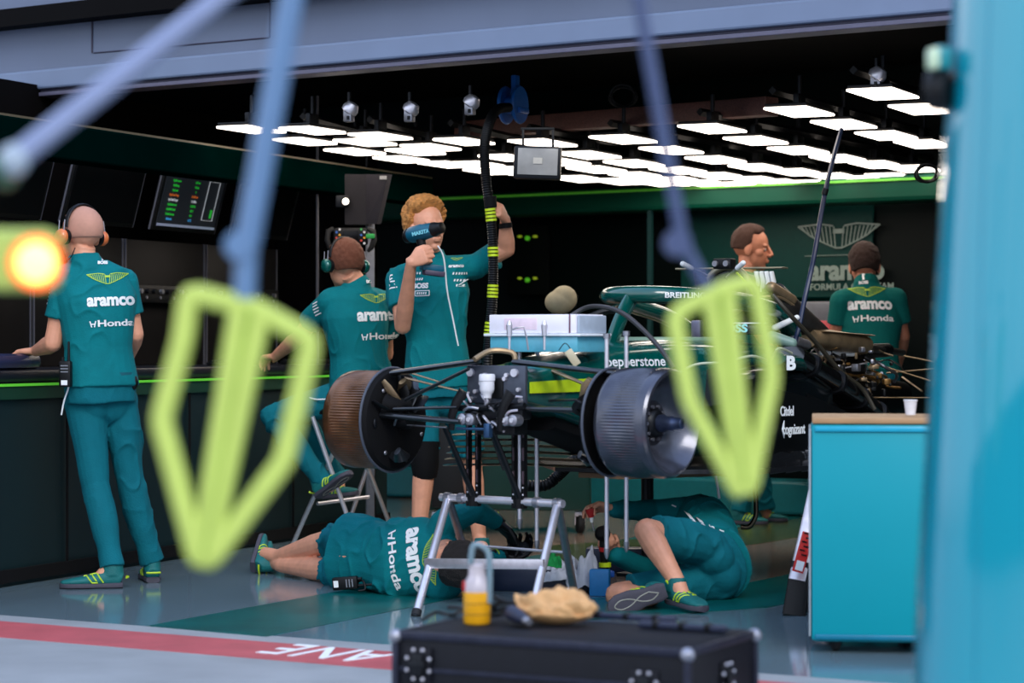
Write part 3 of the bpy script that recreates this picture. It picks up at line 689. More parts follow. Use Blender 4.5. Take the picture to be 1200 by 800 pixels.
put('hair', hair_mesh(MBp['hd'], MBp['R'], .01, .003, 40), mat('brown hair', (70, 44, 30), .8), MBp['T'])
m = MB(); m.tube([at(722, 597, 10.95)+V((-.0, 0, 0)), at(727, 597, 10.97)], .034, n=20); put('wristwatch', m, BLKR, MBp['T'])
for i in range(0):
    put('waist_print', decal(flat2d([bar2((-.012, 0), (.012, 0), .006)]), at(808+11*i, 609+4.5*i, 10.5), (1, 0, -.4), (.3, .6, 1), .004, bvh_of(MBp['pants'].data) if i == 0 else MBp['pb']), WHITE, MBp['pants']) if False else None
_v, _f = [], []
for _o in (MBp['shirt'], MBp['pants']):
    _n = len(_v); _v += [q.co.copy() for q in _o.data.vertices]; _f += [tuple(i+_n for i in p.vertices) for p in _o.data.polygons]
_bv = BVHTree.FromPolygons(_v, _f); _loc = MBp['T'].location
for i in range(5):
    pc = at(806+12*i, 609+5*i, 10.2); h_ = MBp['bv'].ray_cast(pc, V((0, 1, 0)), 2.); 
    put('waist_print', decal(flat2d([bar2((-.011, 0), (.011, 0), .006)]), pc+V((0, .4, 0)), (1, 0, -.4), (.4, 0, 1), .004, BVHTree.FromPolygons([q+_loc for q in _v], _f)), WHITE, MBp['shirt'])
# tools in hands
t = thing('cordless_ratchet', 'Black and red cordless ratchet held upright by the person curled at the right', 'power tool', at(707, 668, 10.9))
a, b_ = at(707, 632, 10.86), at(708, 672, 10.9)
m = MB(); m.loft([a, a.lerp(b_, .3), a.lerp(b_, .62), b_], [.018, .02, .017, .026], n=16); put('body', m, BLACK, t)
m = MB(); m.ell(at(706, 625, 10.85), (.036, .03, .036)); m.cyl(at(704, 625, 10.85), at(704, 625, 10.79), .02, .014); put('head', m, BLKR, t)
m = MB(); m.cyl(a.lerp(b_, .2), a.lerp(b_, .32), .0225, .0215); put('red_collar', m, mat('red plastic', (178, 34, 34), .4), t)
m = MB(); m.cyl(at(709, 659, 10.88), at(709, 664, 10.88), .028); put('lime_ring', m, LIMEC, t)
m = MB(); m.box(at(709, 672, 10.89), (.075, .07, .03), .2, .006); put('battery', m, mat('blue battery', (22, 74, 156), .45), t)
t = thing('screwdriver', 'Small screwdriver with red and white handle gripped in a raised bare hand', 'screwdriver', at(694, 618, 10.9))
m = MB(); m.loft([at(691, 596, 10.9), at(692, 600, 10.9), at(693, 606, 10.9)], [.022, .02, .012], n=14); put('handle', m, mat('red plastic', (178, 34, 34), .4), t)
m = MB(); m.cyl(at(693, 605, 10.9), at(693.5, 612, 10.9), .010, .007); put('ferrule', m, WHITE, t)
m = MB(); m.cyl(at(693.5, 611, 10.9), at(696, 622, 10.9), .004, .003); put('shaft', m, STEEL, t)
# heat gun
t = thing('heat_gun', 'Blue and black cordless heat gun held up to the face of the ginger-haired person', 'heat gun', at(505, 322, 12.08))
HB = mat('blue tool plastic', (0, 88, 112), .45)
D = 12.05; a, b_ = at(479, 276, D+.05), at(508, 269, D-.04)
m = MB(); m.loft([a, a.lerp(b_, .12), a.lerp(b_, .5), b_], [.030, .041, .043, .036], n=18); put('body', m, HB, t)
m = MB(); d_ = (b_-a).normalized(); m.loft([b_, b_+d_*.012, b_+d_*.035, b_+d_*.055, b_+d_*.058], [.038, .037, .029, .028, .024], n=20); put('nozzle', m, BLACK, t)
m = MB(); m.ell(a-d_*.005, (.03, .034, .038)); put('rear_cap', m, BLACK, t)
m = MB(); m.loft([at(493, 280, D), at(496, 296, D), at(502, 310, D)], [(.024, .02), (.021, .018), (.026, .02)], n=14); put('grip', m, BLACK, t)
m = MB(); m.box(at(506, 314, D), (.112, .075, .034), Matrix.Rotation(.3, 3, 'Z') @ Matrix.Rotation(.12, 3, 'Y'), .008); put('battery', m, HB, t)
m = MB(); m.box(at(508, 320, D), (.108, .07, .028), Matrix.Rotation(.3, 3, 'Z') @ Matrix.Rotation(.12, 3, 'Y'), .008); put('battery_base', m, mat('grey violet plastic', (72, 64, 84), .5), t)
d2 = decal(text_mesh('MAKITA', .026, .001), at(493, 272.5, D-.05), (.94, -.3, .2), (-.1, 0, 1), .003); 
put('side_lettering', d2, mat('pale blue print', (120, 200, 214), .5), t)

# ------------------------------------------------------------------ hanging hose with lime marks
def corr(pts, r, ring=.012, n=14):
    """ribbed hose as one lofted skin"""
    pts = smooth_path(pts, 24); L_ = 0; out = [pts[0]]
    # resample
    acc = 0; res = [pts[0]]
    for a_, b_2 in zip(pts, pts[1:]):
        seg = (b_2-a_).length; t_ = 0
        while acc+(seg-t_) >= ring/2:
            t_ += ring/2-acc; acc = 0; res.append(a_.lerp(b_2, min(1, t_/seg)))
        acc += seg-t_
    m_ = MB(); m_.loft(res, [r if i % 2 else r*.86 for i in range(len(res))], n=n); return m_, res
t = thing('extraction_hose', 'Black ribbed hose with lime bands hanging from the ceiling behind the car', 'hose', at(575, 415, 12.25))
hp = [at(596, 126, 12.9), at(584, 128, 12.7), at(575, 140, 12.4), at(568, 170, 12.25), at(570, 215, 12.2), at(575, 250, 12.2), at(578, 300, 12.2), at(577, 350, 12.2), at(573, 395, 12.2), at(571, 425, 12.2), at(572, 440, 12.25)]
m, res = corr(hp, .027); put('hose_skin', m, BLACK, t)
for py0, py1 in ((243, 258), (288, 301), (333, 346), (377, 391)):
    seg = [p for p in res if py0 < HZ-(p.z-EYE)*F/p.y < py1]
    for s_ in seg[::3]:
        i = res.index(s_); j = min(i+1, len(res)-1)
        m = MB(); m.tube([s_, s_+(res[j]-s_).normalized()*.012], .0285, n=14); put('lime_band', m, LIMEC, t)
m = MB(); m.loft([at(574, 230, 12.2), at(575, 243, 12.2)], [.034, .032], n=14); put('coupling', m, BLKR, t)
t = thing('hose_reel', 'Blue hose reel fixed under the ceiling where the ribbed hose starts', 'hose reel', at(600, 132, 13.0))
BLU = mat('blue reel paint', (20, 96, 176), .4)
m = MB(); m.lathe([(.05, -.05), (.1, -.05), (.105, -.04), (.1, -.03), (.05, -.03), (.05, .03), (.1, .03), (.105, .04), (.1, .05), (.05, .05)], at(601, 123, 13.0), (.9, -.4, 0)); put('drum', m, BLU, t)
m = MB(); m.box(at(604, 130, 13.0), (.12, .1, .03), -.5, .005); m.box(at(604, 112, 13.0), (.03, .05, .22), -.5, .005); put('bracket', m, BLU, t)

# ------------------------------------------------------------------ ceiling lights
LED = mat('led diffuser', (255, 250, 245), .5, emit=(255, 240, 226), es=4.2)
ZL = 2.33
def onl(px, py, dz=0): Yl = (ZL+dz+.399-EYE)*F/(HZ-py+.035*F); return V(((px-600)*Yl/F, Yl, ZL+dz-.035*(Yl-11.4)))
PAN = [(1035, 109), (1081, 127), (937, 130), (989, 145), (1039, 158), (1083, 168), (835, 150), (886, 164), (936, 175.5), (983, 185), (1028, 192), (1070, 197),
 (731, 162.5), (787, 175.5), (839, 186.5), (888, 195.5), (934, 201), (978, 206), (1020, 209), (636, 167), (690, 181), (744, 191), (796, 199), (844, 205.5), (888, 210),
 (544, 165), (594, 184), (655, 189), (700, 198), (748, 205), (795, 210), (505, 172), (560, 192), (612, 198), (487, 177), (446, 159), (428, 166), (416, 177), (472, 186), (523, 192), (575, 200), (632, 205), (680, 209), (728, 212), (776, 214), (826, 214), (870, 216), (915, 213), (958, 214), (1000, 213), (1045, 206), (1062, 213), (366, 152), (357, 165), (295, 151)]
nL = 0
for px, py in PAN:
    c = onl(px, py); 
    lab = {(295, 151): 'White square LED ceiling light at the far left end of the cluster', (1035, 109): 'Largest white LED ceiling light, topmost at the right under the fascia',
           (636, 167): 'White LED ceiling light directly above the grey framed lamp box', (544, 165): 'White LED ceiling light just left of the ribbed hose top'}.get((px, py), 'Flat white LED panel light hanging from black rails under the ceiling')
    t = thing('ceiling_light', lab, 'ceiling light', c, math.radians(-25), 'LED panel lights under the ceiling')
    far = .86 if px < 620 else 1.
    LX, LY = .225*far, .47*far
    if nL == 0:
        m = MB(); m.box((0, 0, -.004), (LX, LY, .012), None, .004); d0 = put('diffuser', m, LED, t, local=True)
        m = MB(); m.box((0, 0, .012), (LX*.97, LY*.97, .016), None, .003); h0 = put('housing', m, BLACK, t, local=True)
        m = MB(); m.box((0, 0, .05), (.03, .12, .07), None, .003); m.cyl((0, 0, .03), (0, 0, .18), .012); s0 = put('stem', m, DARKM, t, local=True)
    else:
        for q in (d0, h0, s0):
            o = q.copy(); COL.objects.link(o); o.parent = t; o.scale = (far, far, 1)
    nL += 1
# rails carrying them
for i, (x0, y0, x1, y1) in enumerate(((1000, 88, 1095, 118), (905, 112, 1092, 160), (820, 137, 1092, 190), (715, 150, 1000, 200), (620, 155, 900, 202), (528, 150, 760, 202), (433, 146, 640, 196), (355, 142, 520, 185))):
    a, b_ = onl(x0, y0-6, .10), onl(x1, y1-4, .10); m = MB()
    d_ = b_-a; m.tube([a, b_], .022, n=4)
    solo('lighting_rail', m, BLACK, ['Black lighting rail above the topmost right LED panel', 'Black lighting rail, second from the right', 'Black lighting rail, third from the right', 'Black lighting rail over the middle LED panels', 'Black lighting rail behind the framed lamp box', 'Black lighting rail just right of the ribbed hose', 'Black lighting rail left of the ribbed hose', 'Black lighting rail at the left end of the panels'][i], 'rail', 'black rails carrying the LED panels')
# brown perforated truss
m = MB(); a, b_ = at(540, 150, 14.4), at(905, 128, 12.9); d_ = b_-a
m.box((a+b_)/2, (d_.length, .12, .10), math.atan2(d_.y, d_.x), .004)
solo('ceiling_beam', m, mat('red brown perforated steel', (84, 52, 46), .6, var=.4, scale=160), 'Red brown perforated beam running across under the black ceiling', 'beam')
# spot clamps along the soffit
for i, (px, py) in enumerate(((409, 130), (480, 130), (551, 122), (1027, 90))):
    D = 12.6-(px-409)*.0022; t = thing('beam_clamp', ['Silver beam clamp nearest the left under the fascia', 'Silver beam clamp, middle of the three at left', 'Silver beam clamp closest to the blue hose reel', 'Silver beam clamp above the topmost right LED panel'][i], 'clamp', at(px, py+14, D), 0, 'silver clamps under the soffit')
    m = MB(); m.box(at(px, py+4, D), (.05, .04, .08), -.5, .006); put('body', m, STEEL, t)
    m = MB(); m.lathe([(.02, -.03), (.042, -.02), (.045, 0), (.03, .03), (.01, .035)], at(px+2, py-3, D), (.5, -.2, .8)); put('jaw', m, CHROME, t)
    for k in (-1, 1): m = MB(); m.box(at(px-1, py+4+4*k, D-.025), (.012, .012, .02), -.5); put('slot', m, BLACK, t)
    m = MB(); m.cyl(at(px, py-6, D), at(px, py-22, D), .01); put('hanger', m, DARKM, t)
# hanging lamp box
t = thing('lamp_box', 'Grey framed lamp box hanging below the LED panels in the middle', 'lamp', at(630, 210, 11.9))
D = 11.9; m = MB(); Rb = Matrix.Rotation(-.12, 3, 'Z') @ Matrix.Rotation(.04, 3, 'Y')
m.box(at(630, 191, D), (.235, .07, .165), Rb, .012); put('housing', m, DARKM, t)
m = MB(); m.box(at(630, 190, D)+V((0, -.037, 0)), (.200, .008, .132), Rb, .002); put('lens', m, mat('grey lamp lens', (150, 148, 144), .25, var=.2, scale=8), t)
m = MB(); m.box(at(630, 189, D)+V((0, -.043, 0)), (.045, .004, .03), Rb); put('chip', m, mat('pale chip', (190, 184, 172), .4), t)
m = MB(); m.box(at(613, 165, D), (.012, .02, .12), 0, .002); m.box(at(648, 165, D), (.012, .02, .12), 0, .002); m.box(at(630, 151, D), (.17, .02, .012), 0, .002); put('yoke', m, BLACK, t)
# cable coils
def coil(px, py, D, r, n, lab, mt=BLACK):
    m = MB(); pts = []
    for k in range(n*24+1):
        th = 2*math.pi*k/24; rr = r*(1+.12*math.sin(k*.37)); pts.append(at(px, py, D)+V((rr*math.cos(th), .02*math.sin(k*.2), rr*.8*math.sin(th))))
    m.tube(pts, .006, n=6); solo('cable_coil', m, mt, lab, 'cable', 'coiled cables under the ceiling')
coil(730, 113, 13.2, .07, 4, 'Coiled black cable hanging on the brown beam')
coil(1086, 203, 12.6, .055, 4, 'Coiled black cable hanging at the right end of the lights')
# air hose hanging down on the engine
t = thing('air_line', 'Thin dark blue air line hanging in a long curve to the engine', 'hose', at(915, 435, 11.3))
m = MB(); m.tube([at(986, 152, 12.2), at(978, 180, 12), at(966, 230, 11.8), at(954, 300, 11.5), at(943, 350, 11.4), at(933, 395, 11.3), at(915, 432, 11.2), at(893, 452, 11.1), at(870, 460, 11.1), at(848, 459, 11.1), at(820, 445, 11.1), at(795, 410, 11.1)], .012, smooth=8, n=8); put('hose_skin', m, mat('dark blue hose', (24, 40, 72), .4), t)
m = MB(); m.cyl(at(968, 221, 11.8), at(966, 228, 11.8), .015); put('clip', m, BLACK, t)

# ------------------------------------------------------------------ left desk
t = thing('work_desk', 'Long dark green counter with lit lime edge along the left wall', 'desk', WL(1.6, 0, 0))
m = MB(); m.box(WL(.9, .36, .465), (6.4, .7, .93), RW); put('cabinet_front', m, mat('counter front panel', (0, 30, 34), .5, var=.1, scale=2), t)
m = MB(); m.box(WL(.9, -.005, .90), (6.4, .012, .06), RW); put('upper_panel', m, mat('counter upper strip', (4, 54, 36), .5), t)
m = MB(); m.box(WL(.9, -.008, .937), (6.4, .02, .012), RW); put('lit_edge', m, mat('lit lime strip', (90, 180, 50), .4, emit=(90, 200, 50), es=.3), t)
m = MB(); m.box(WL(.9, .40, .975), (6.4, .72, .06), RW, .01); put('worktop', m, mat('dark blue worktop', (18, 21, 32), .3), t)
for s_ in (-.6, .55, 1.7, 2.85, 3.9):
    m = MB(); m.box(WL(s_, -.004, .45), (.008, .01, .86), RW); put('seam', m, BLKR, t)
m = MB(); m.box(WL(.9, -.005, .05), (6.4, .014, .06), RW); put('kick_plate', m, BLKR, t)
m = MB(); m.box(WL(.22, .22, 1.045), (.42, .34, .075), RW, .03); 
solo('console', m, mat('blue grey console', (40, 44, 72), .25), 'Dark blue rounded console on the counter under the left hand', 'console')
# keyboards and bits on the desk
def keyboard(s_, d_, lab):
    t = thing('keyboard', lab, 'keyboard', WL(s_, d_, 1.006), wa, 'keyboards on the counter')
    m = MB(); m.box((0, 0, .01), (.42, .14, .02), None, .004); put('case', m, BLACK, t, local=True)
    for r_ in range(4):
        m = MB(); m.box((0, -.048+.032*r_, .024), (.39, .024, .010), None, .003); put('key_row', m, DARKM, t, local=True)
keyboard(2.55, .2, 'Black keyboard on the counter right of the shaven-headed person'); keyboard(3.4, .2, 'Black keyboard on the counter nearest the seated person'); 
# monitors, leaning out at the top
def monitor(s_, z, on=False, lab='', wdt=.70, h=.42):
    t = thing('monitor', lab, 'monitor', WL(s_, .62, z-h/2), wa, 'screens on the left wall')
    Rt = Matrix.Rotation(.27, 3, 'X')
    m = MB(); m.box((0, 0, h/2), (wdt, .035, h), Rt, .006); put('bezel', m, BLACK, t, local=True)
    m = MB(); m.box(Rt@V((0, -.019, 0))+V((0, 0, h/2)), (wdt-.05, .004, h-.05), Rt)
    scr = put('screen', m, mat('dark screen', (6, 6, 9), .3, spec=.2) if not on else mat('lit screen', (30, 34, 40), .3, emit=(48, 52, 60), es=.15), t, local=True)
    m = MB(); m.box((0, .05, h/2), (.1, .08, .1), None, .01); put('mount', m, BLACK, t, local=True)
    for k in (-1, 1):
        m = MB(); m.box(Rt@V((k*(wdt/2+.012), -.006, 0))+V((0, 0, h/2)), (.005, .01, h), Rt); put('edge_strip', m, mat('grey edge', (88, 88, 96), .4), t, local=True)
    if on:
        def ln(x, y, s, col, sz=.021):
          for part_, x_ in zip(s.split(' : '), (-.21, .02)):
            sh = text_mesh(part_, sz, .0002, .8); c = Rt@V((x_, -.024, y))+V((0, 0, h/2))
            put('screen_text', decal(sh, c, (1, 0, 0), Rt@V((0, 0, 1)), .001), col, t and scr, local=True)
        G = mat('green text', (40, 190, 60), .5, emit=(40, 210, 60), es=.25); O = mat('orange text', (210, 110, 40), .5, emit=(220, 110, 40), es=.25); Bc = mat('blue text', (60, 160, 220), .5, emit=(60, 160, 220), es=.25)
        Wt = mat('white text', (210, 215, 220), .5, emit=(210, 215, 220), es=.25)
        rows = [('HydPressure : 0.07 bar', G), ('HydPump : 0 l/min', G), ('HydLeak : 0', G), ('HydGearTemp : 24.300 bar', O), ('HydTankTarget : 21.000m', Wt), ('HydTankLevel : 12.078 ft', G), ('HydDiffClutch : 0.0 V', G), ('DrainCurrent : 0 A', G), ('AirBottle : 0.0 %', Bc)]
        for i, (s, c_) in enumerate(rows): ln(-.13, .085-.028*i, s, c_)
        m = MB(); m.box(Rt@V((0, -.023, .165))+V((0, 0, h/2)), (.64, .003, .022), Rt); put('title_bar', m, Wt, scr, local=True)
        m = MB(); m.box(Rt@V((0, -.023, -.175))+V((0, 0, h/2)), (.64, .003, .014), Rt); put('status_bar', m, mat('status bar', (120, 100, 150), .5, emit=(110, 130, 140), es=.5), scr, local=True)
        m = MB(); 
        a_, b_, c_, d_ = V((.15, -.024, .1)), V((.27, -.024, .1)), V((.27, -.024, -.13)), V((.15, -.024, -.13))
        m.tube([Rt@q+V((0, 0, h/2)) for q in (a_, b_, c_, d_)], .0025, n=5, close=True); put('plot_frame', m, Wt, scr, local=True)
        m = MB(); m.box(Rt@V((.24, -.024, -.09))+V((0, 0, h/2)), (.02, .003, .05), Rt); put('plot_bar', m, G, scr, local=True)
    return t
monitor(.05, 1.98, lab='Dark screen at the far left end of the wall'); monitor(.95, 1.98, lab='Dark screen above the orange light, second from the left')
monitor(1.85, 1.98, lab='Dark screen above the shaven head'); monitor(2.75, 1.98, True, lab='Lit screen showing rows of green text on the left wall'); monitor(3.65, 1.98, lab='Dark screen right of the lit one')
def panel(s_, lab):
    t = thing('wall_cabinet', lab, 'cabinet', WL(s_, .80, 1.0), wa, 'black cabinets under the screens')
    m = MB(); m.box((0, .03, .36), (.86, .1, .72), None, .005); put('door', m, mat('cabinet black', (10, 8, 9), .5, spec=.2), t, local=True)
    for k in (-1, 1):
        m = MB(); m.box((k*.434, -.02, .36), (.006, .012, .72)); put('edge_strip', m, mat('grey edge', (88, 88, 96), .4), t, local=True)
    return t
for s_, lab in ((.05, 'Black cabinet panel at the far left under the screens'), (.95, 'Black cabinet panel second from the left under the screens'), (1.85, 'Black cabinet panel behind the shaven-headed person'), (2.75, 'Black cabinet panel under the lit screen'), (3.65, 'Black cabinet panel left of the dark pillar')): panel(s_, lab)
# rack strip of knobs
t = thing('control_panel', 'Long black control strip with rows of round knobs under the lit screen', 'control panel', WL(3.1, .72, 1.36), wa)
m = MB(); m.box((0, 0, .05), (1.7, .06, .1), None, .004); put('case', m, BLACK, t, local=True)
for k in range(22):
    m = MB(); m.cyl((-.78+.074*k, -.03, .065), (-.78+.074*k, -.05, .065), .014); put('knob', m, DARKM if k % 3 else STEEL, t, local=True)
    if k % 2: m = MB(); m.cyl((-.78+.074*k, -.03, .03), (-.78+.074*k, -.036, .03), .009); put('socket', m, STEEL, t, local=True)
# gaps of light above the screens
for i, s_ in enumerate((1.0, 2.15, 3.05)):
    m = MB(); m.box(WL(s_, .55, 2.24), (.42, .03, .03), RW); solo('strip_light', m, mat('warm strip', (220, 190, 140), .5, emit=(235, 200, 150), es=.8), ['Dim warm strip light above the left dark screens', 'Dim warm strip light above the shaven head', 'Dim warm strip light above the lit screen'][i], 'light', 'strip lights behind the header')
# pillar and the wheel display
m = MB(); c = at(386, 330, 16.0); m.box((c.x-.03, c.y+.1, 1.3), (.16, .7, 2.6), RW, .01); struct('wall_partition', m, mat('gloss black partition', (14, 14, 16), .2))
m = MB(); c = at(372, 330, 14.2); m.box((c.x, c.y, 1.3), (.012, .012, 2.6), RW); struct('trim_19', m, mat('grey edge', (88, 88, 96), .4))
t = thing('wheel_stand', 'Grey column with tilted display housing beside the black partition', 'stand', (at(432, 600, 14.0).x, 14.0, 0))
m = MB(); c = at(433, 300, 14.0); m.box((c.x, 14.05, .95), (.05, .06, 1.9), .1, .006); put('column', m, mat('light grey paint', (128, 132, 142), .4), t)
m = MB(); D = 13.9
m.prism([at(404, 204, D), at(429, 204, D), at(430, 263, D), at(404, 263, D)], (0.02, .12, 0)); put('side_plate', m, mat('dark grey sheet', (36, 34, 38), .6, spec=.2), t)
m = MB(); m.prism([at(429, 204, D), at(455, 204, D-.1), at(442, 262, D-.02), at(429, 262, D)], (0.02, .05, 0)); put('display', m, mat('grey sheet', (48, 46, 52), .6, spec=.2), t)
m = MB(); m.box(at(449, 208, D-.11), (.04, .01, .02), 0); put('sticker', m, mat('pale sticker', (150, 150, 150), .5), t)
m = MB(); m.box(at(401, 236, D-.05), (.075, .04, .07), 0, .006); put('lamp_bracket', m, DARKM, t)
m = MB(); m.ell(at(405, 236, D-.09), .02); put('lamp_bulb', m, mat('small lamp', (255, 250, 240), .3, emit=(255, 245, 230), es=2.), t)
m = MB(); m.cyl(at(405, 236, D-.05), at(405, 236, D-.09), .03, .024); put('lamp_hood', m, BLACK, t)
# steering wheel
t = thing('steering_wheel', 'Black racing steering wheel with small screen and coloured buttons on the grey column', 'steering wheel', at(411, 295, 13.8))
D = 13.8; O = at(411, 277, D)
m = MB(); m.box(O, (.20, .03, .10), None, .012); put('body', m, BLACK, t)
m = MB(); m.box(O+V((0, -.018, .005)), (.095, .006, .062), None, .003); put('screen', m, mat('dark screen', (6, 6, 9), .3, spec=.2), t)
for k in (-1, 1):
    m = MB(); m.loft([O+V((k*.10, 0, .045)), O+V((k*.128, -.01, .03)), O+V((k*.135, -.012, -.02)), O+V((k*.12, -.01, -.065)), O+V((k*.10, 0, -.085))], [.014, .018, .017, .016, .01], n=12); put('grip', m, RUBB, t)
cols = [(60, 170, 80), (220, 220, 220), (210, 60, 40), (230, 170, 40), (60, 110, 200), (220, 220, 220)]
for i in range(12):
    k = -1 if i % 2 else 1; j = i//2
    m = MB(); m.cyl(O+V((k*(.062+.018*(j % 2)), -.015, .04-.016*j)), O+V((k*(.062+.018*(j % 2)), -.026, .04-.016*j)), .0065); c_ = cols[(i*5+j) % 6]; put('button', m, mat('button %d%d%d' % c_, c_, .4), t)
m = MB(); m.box(O+V((.115, -.03, .0)), (.05, .02, .028), None, .005); put('green_tag', m, mat('green tag', (30, 160, 70), .5), t)
# folding stool
t = thing('folding_stool', 'Tall folding stool of crossed silver tubes carrying the seated person', 'stool', (at(398, 620, 13.2).x, 13.2, 0))
m = MB(); m.box(at(415, 480, 12.95), (.38, .34, .05), -.35, .02); put('seat', m, BLACK, t)
D1, D2 = 12.85, 13.35
for a_, b_ in (((366, 488, D1), (411, 616, D1+.05)), ((397, 516, D1+.02), (342, 640, D1+.4)), ((430, 545, D2), (456, 612, D2+.5)), ((427, 558, D2+.1), (405, 622, D2+.1))):
    A_, B_ = at(*a_), at(*b_)
    dirv = (B_-A_).normalized()
    if B_.z > .01: B_ = B_+dirv*(B_.z/abs(dirv.z))
    if a_[1] > 500: A_ = A_-dirv*((.74-A_.z)/abs(dirv.z)) if A_.z < .74 else A_
    m = MB(); m.cyl(A_, B_, .0125); put('leg', m, CHROME, t)
m = MB(); m.cyl(at(372, 590, 13.0), at(432, 582, 13.3), .01); put('footrest', m, CHROME, t)
# ------------------------------------------------------------------ back wall graphics
def onback(px, py, off=.0):
    d = V(((px-600)/F, 1, -(py-HZ)/F)); o = V((0, 0, EYE)); tt = (B0-VV*off-o).dot(VV)/d.dot(VV); return o+d*tt
t = thing('wall_banner', 'Green wall banner with pale wings and sponsor lettering at the right', 'banner', onback(965, 350, .02))
m = MB(); a_, b_ = onback(860, 232, .02), onback(1024, 350, .02); m.prism([onback(800, 236, .02), onback(1024, 234, .02), onback(1024, 350, .02), onback(800, 350, .02)], -VV*.02); put('sheet', m, mat('banner green', (0, 54, 50), .5, spec=.2), t)
sv = mat('silver print', (132, 150, 142), .4)
put('wings_emblem', decal(wings2d(.6), onback(983, 277, .06), UU, (0, 0, 1), .004), sv, t)
put('lettering', decal(text_mesh('aramco', .185, .007, 1.0, .98), onback(992, 317, .06), UU, (0, 0, 1), .004), sv, t)
put('sub_lettering', decal(text_mesh('FORMULA ONE TEAM', .06, .001, 1.05, 1.0), onback(998, 336, .06), UU, (0, 0, 1), .004), sv, t)
m = MB(); m.tube([onback(943, 300, .05), onback(1022, 298, .05)], .003, n=4); put('rule', m, sv, t)
# low red and grey stand under the banner
t = thing('equipment_case', 'Low grey case with pink red front standing below the wall banner', 'case', onback(955, 440, .5))
m = MB(); m.box(onback(950, 372, .4), (.55, .4, .2), RF, .02); put('shell', m, mat('grey case', (104, 108, 116), .5), t)
m = MB(); m.box(onback(955, 384, .7), (.45, .02, .09), RF, .01); put('front_panel', m, mat('pink red panel', (206, 84, 92), .5), t)
m = MB(); m.box(onback(950, 430, .4)+V((0, 0, 0)), (.5, .35, .9), RF, .02); put('pedestal', m, grn, t)
# small figures of lit headsets on the far left of the back wall: charging dock
t = thing('headset_rack', 'Dark rack with small green lit headset hooks on the back wall', 'rack', onback(618, 350, .05))
m = MB(); m.box(onback(620, 305, .06), (.35, .05, .5), RF, .01); put('board', m, mat('rack board', (3, 9, 9), .8, spec=.1), t)
for py in (279, 328):
    m = MB(); m.ell(onback(618, py, .12), (.02, .02, .018)); put('lamp', m, mat('green lamp', (90, 200, 40), .4, emit=(90, 210, 40), es=.2), t)
    for k in (-1, 1): m = MB(); m.ell(onback(618+9*k, py-2, .12), (.018, .02, .01)); put('indicator', m, mat('yellow lamp', (170, 180, 40), .4, emit=(150, 180, 40), es=.3), t)
t = thing('padded_block', 'Pale cream padded block standing behind the white tray', 'pad', at(658, 372, 13.4))
m = MB(); m.ell(at(656, 354, 13.4), (.085, .08, .07)); m.ell(at(661, 350, 13.4), (.075, .07, .075)); put('pad', remeshed(m, .006), mat('cream foam', (170, 160, 132), .8), t)
m = MB(); m.cyl(at(675, 345, 13.4), at(672, 360, 13.4), .015); m.cyl(at(652, 364, 13.4), at(652, 395, 13.4), .02); put('stem', m, DARKM, t)
# trolley behind the nose, with castors
t = thing('tool_trolley', 'Dark green trolley on castors standing behind the front of the car', 'trolley', (at(590, 600, 14.3).x, 14.3, 0))
c = at(595, 560, 14.3); m = MB(); m.box((c.x, 14.4, .40), (1.0, .5, .52), -.05, .015); put('body', m, mat('trolley green', (0, 56, 50), .4), t)
m = MB(); m.box((c.x-.3, 14.14, .40), (.3, .02, .48), -.05, .005); put('door', m, mat('trolley dark panel', (14, 16, 20), .4), t)
m = MB(); m.box((c.x, 14.4, .675), (1.04, .54, .03), -.05, .008); put('top', m, BLKR, t)
for k in (-.42, .43):
    x_, y_ = c.x+k, 14.22
    w_ = MB(); w_.lathe([(.02, -.02), (.055, -.018), (.06, -.01), (.06, .01), (.055, .018), (.02, .02)], (x_, y_, .06), (1, .2, 0)); wo_ = put('castor_wheel', w_, RUBB, t)
    m = MB(); m.box((x_, y_+.0, .115), (.06, .07, .03), -.05, .005); m.box((x_-.028, y_, .085), (.006, .04, .07), -.05); m.box((x_+.028, y_, .085), (.006, .04, .07), -.05); put('castor_fork', m, CHROME, t)
# black ribbed duct on the floor side of the trolley
t = thing('cooling_duct', 'Black ribbed cooling duct curving under the nose of the car', 'hose', at(650, 560, 12))
m, _ = corr([at(618, 569, 11.6), at(640, 568, 11.6), at(655, 556, 11.6), at(672, 540, 11.5), at(700, 528, 11.4)], .03, .018); put('hose_skin', m, BLACK, t)
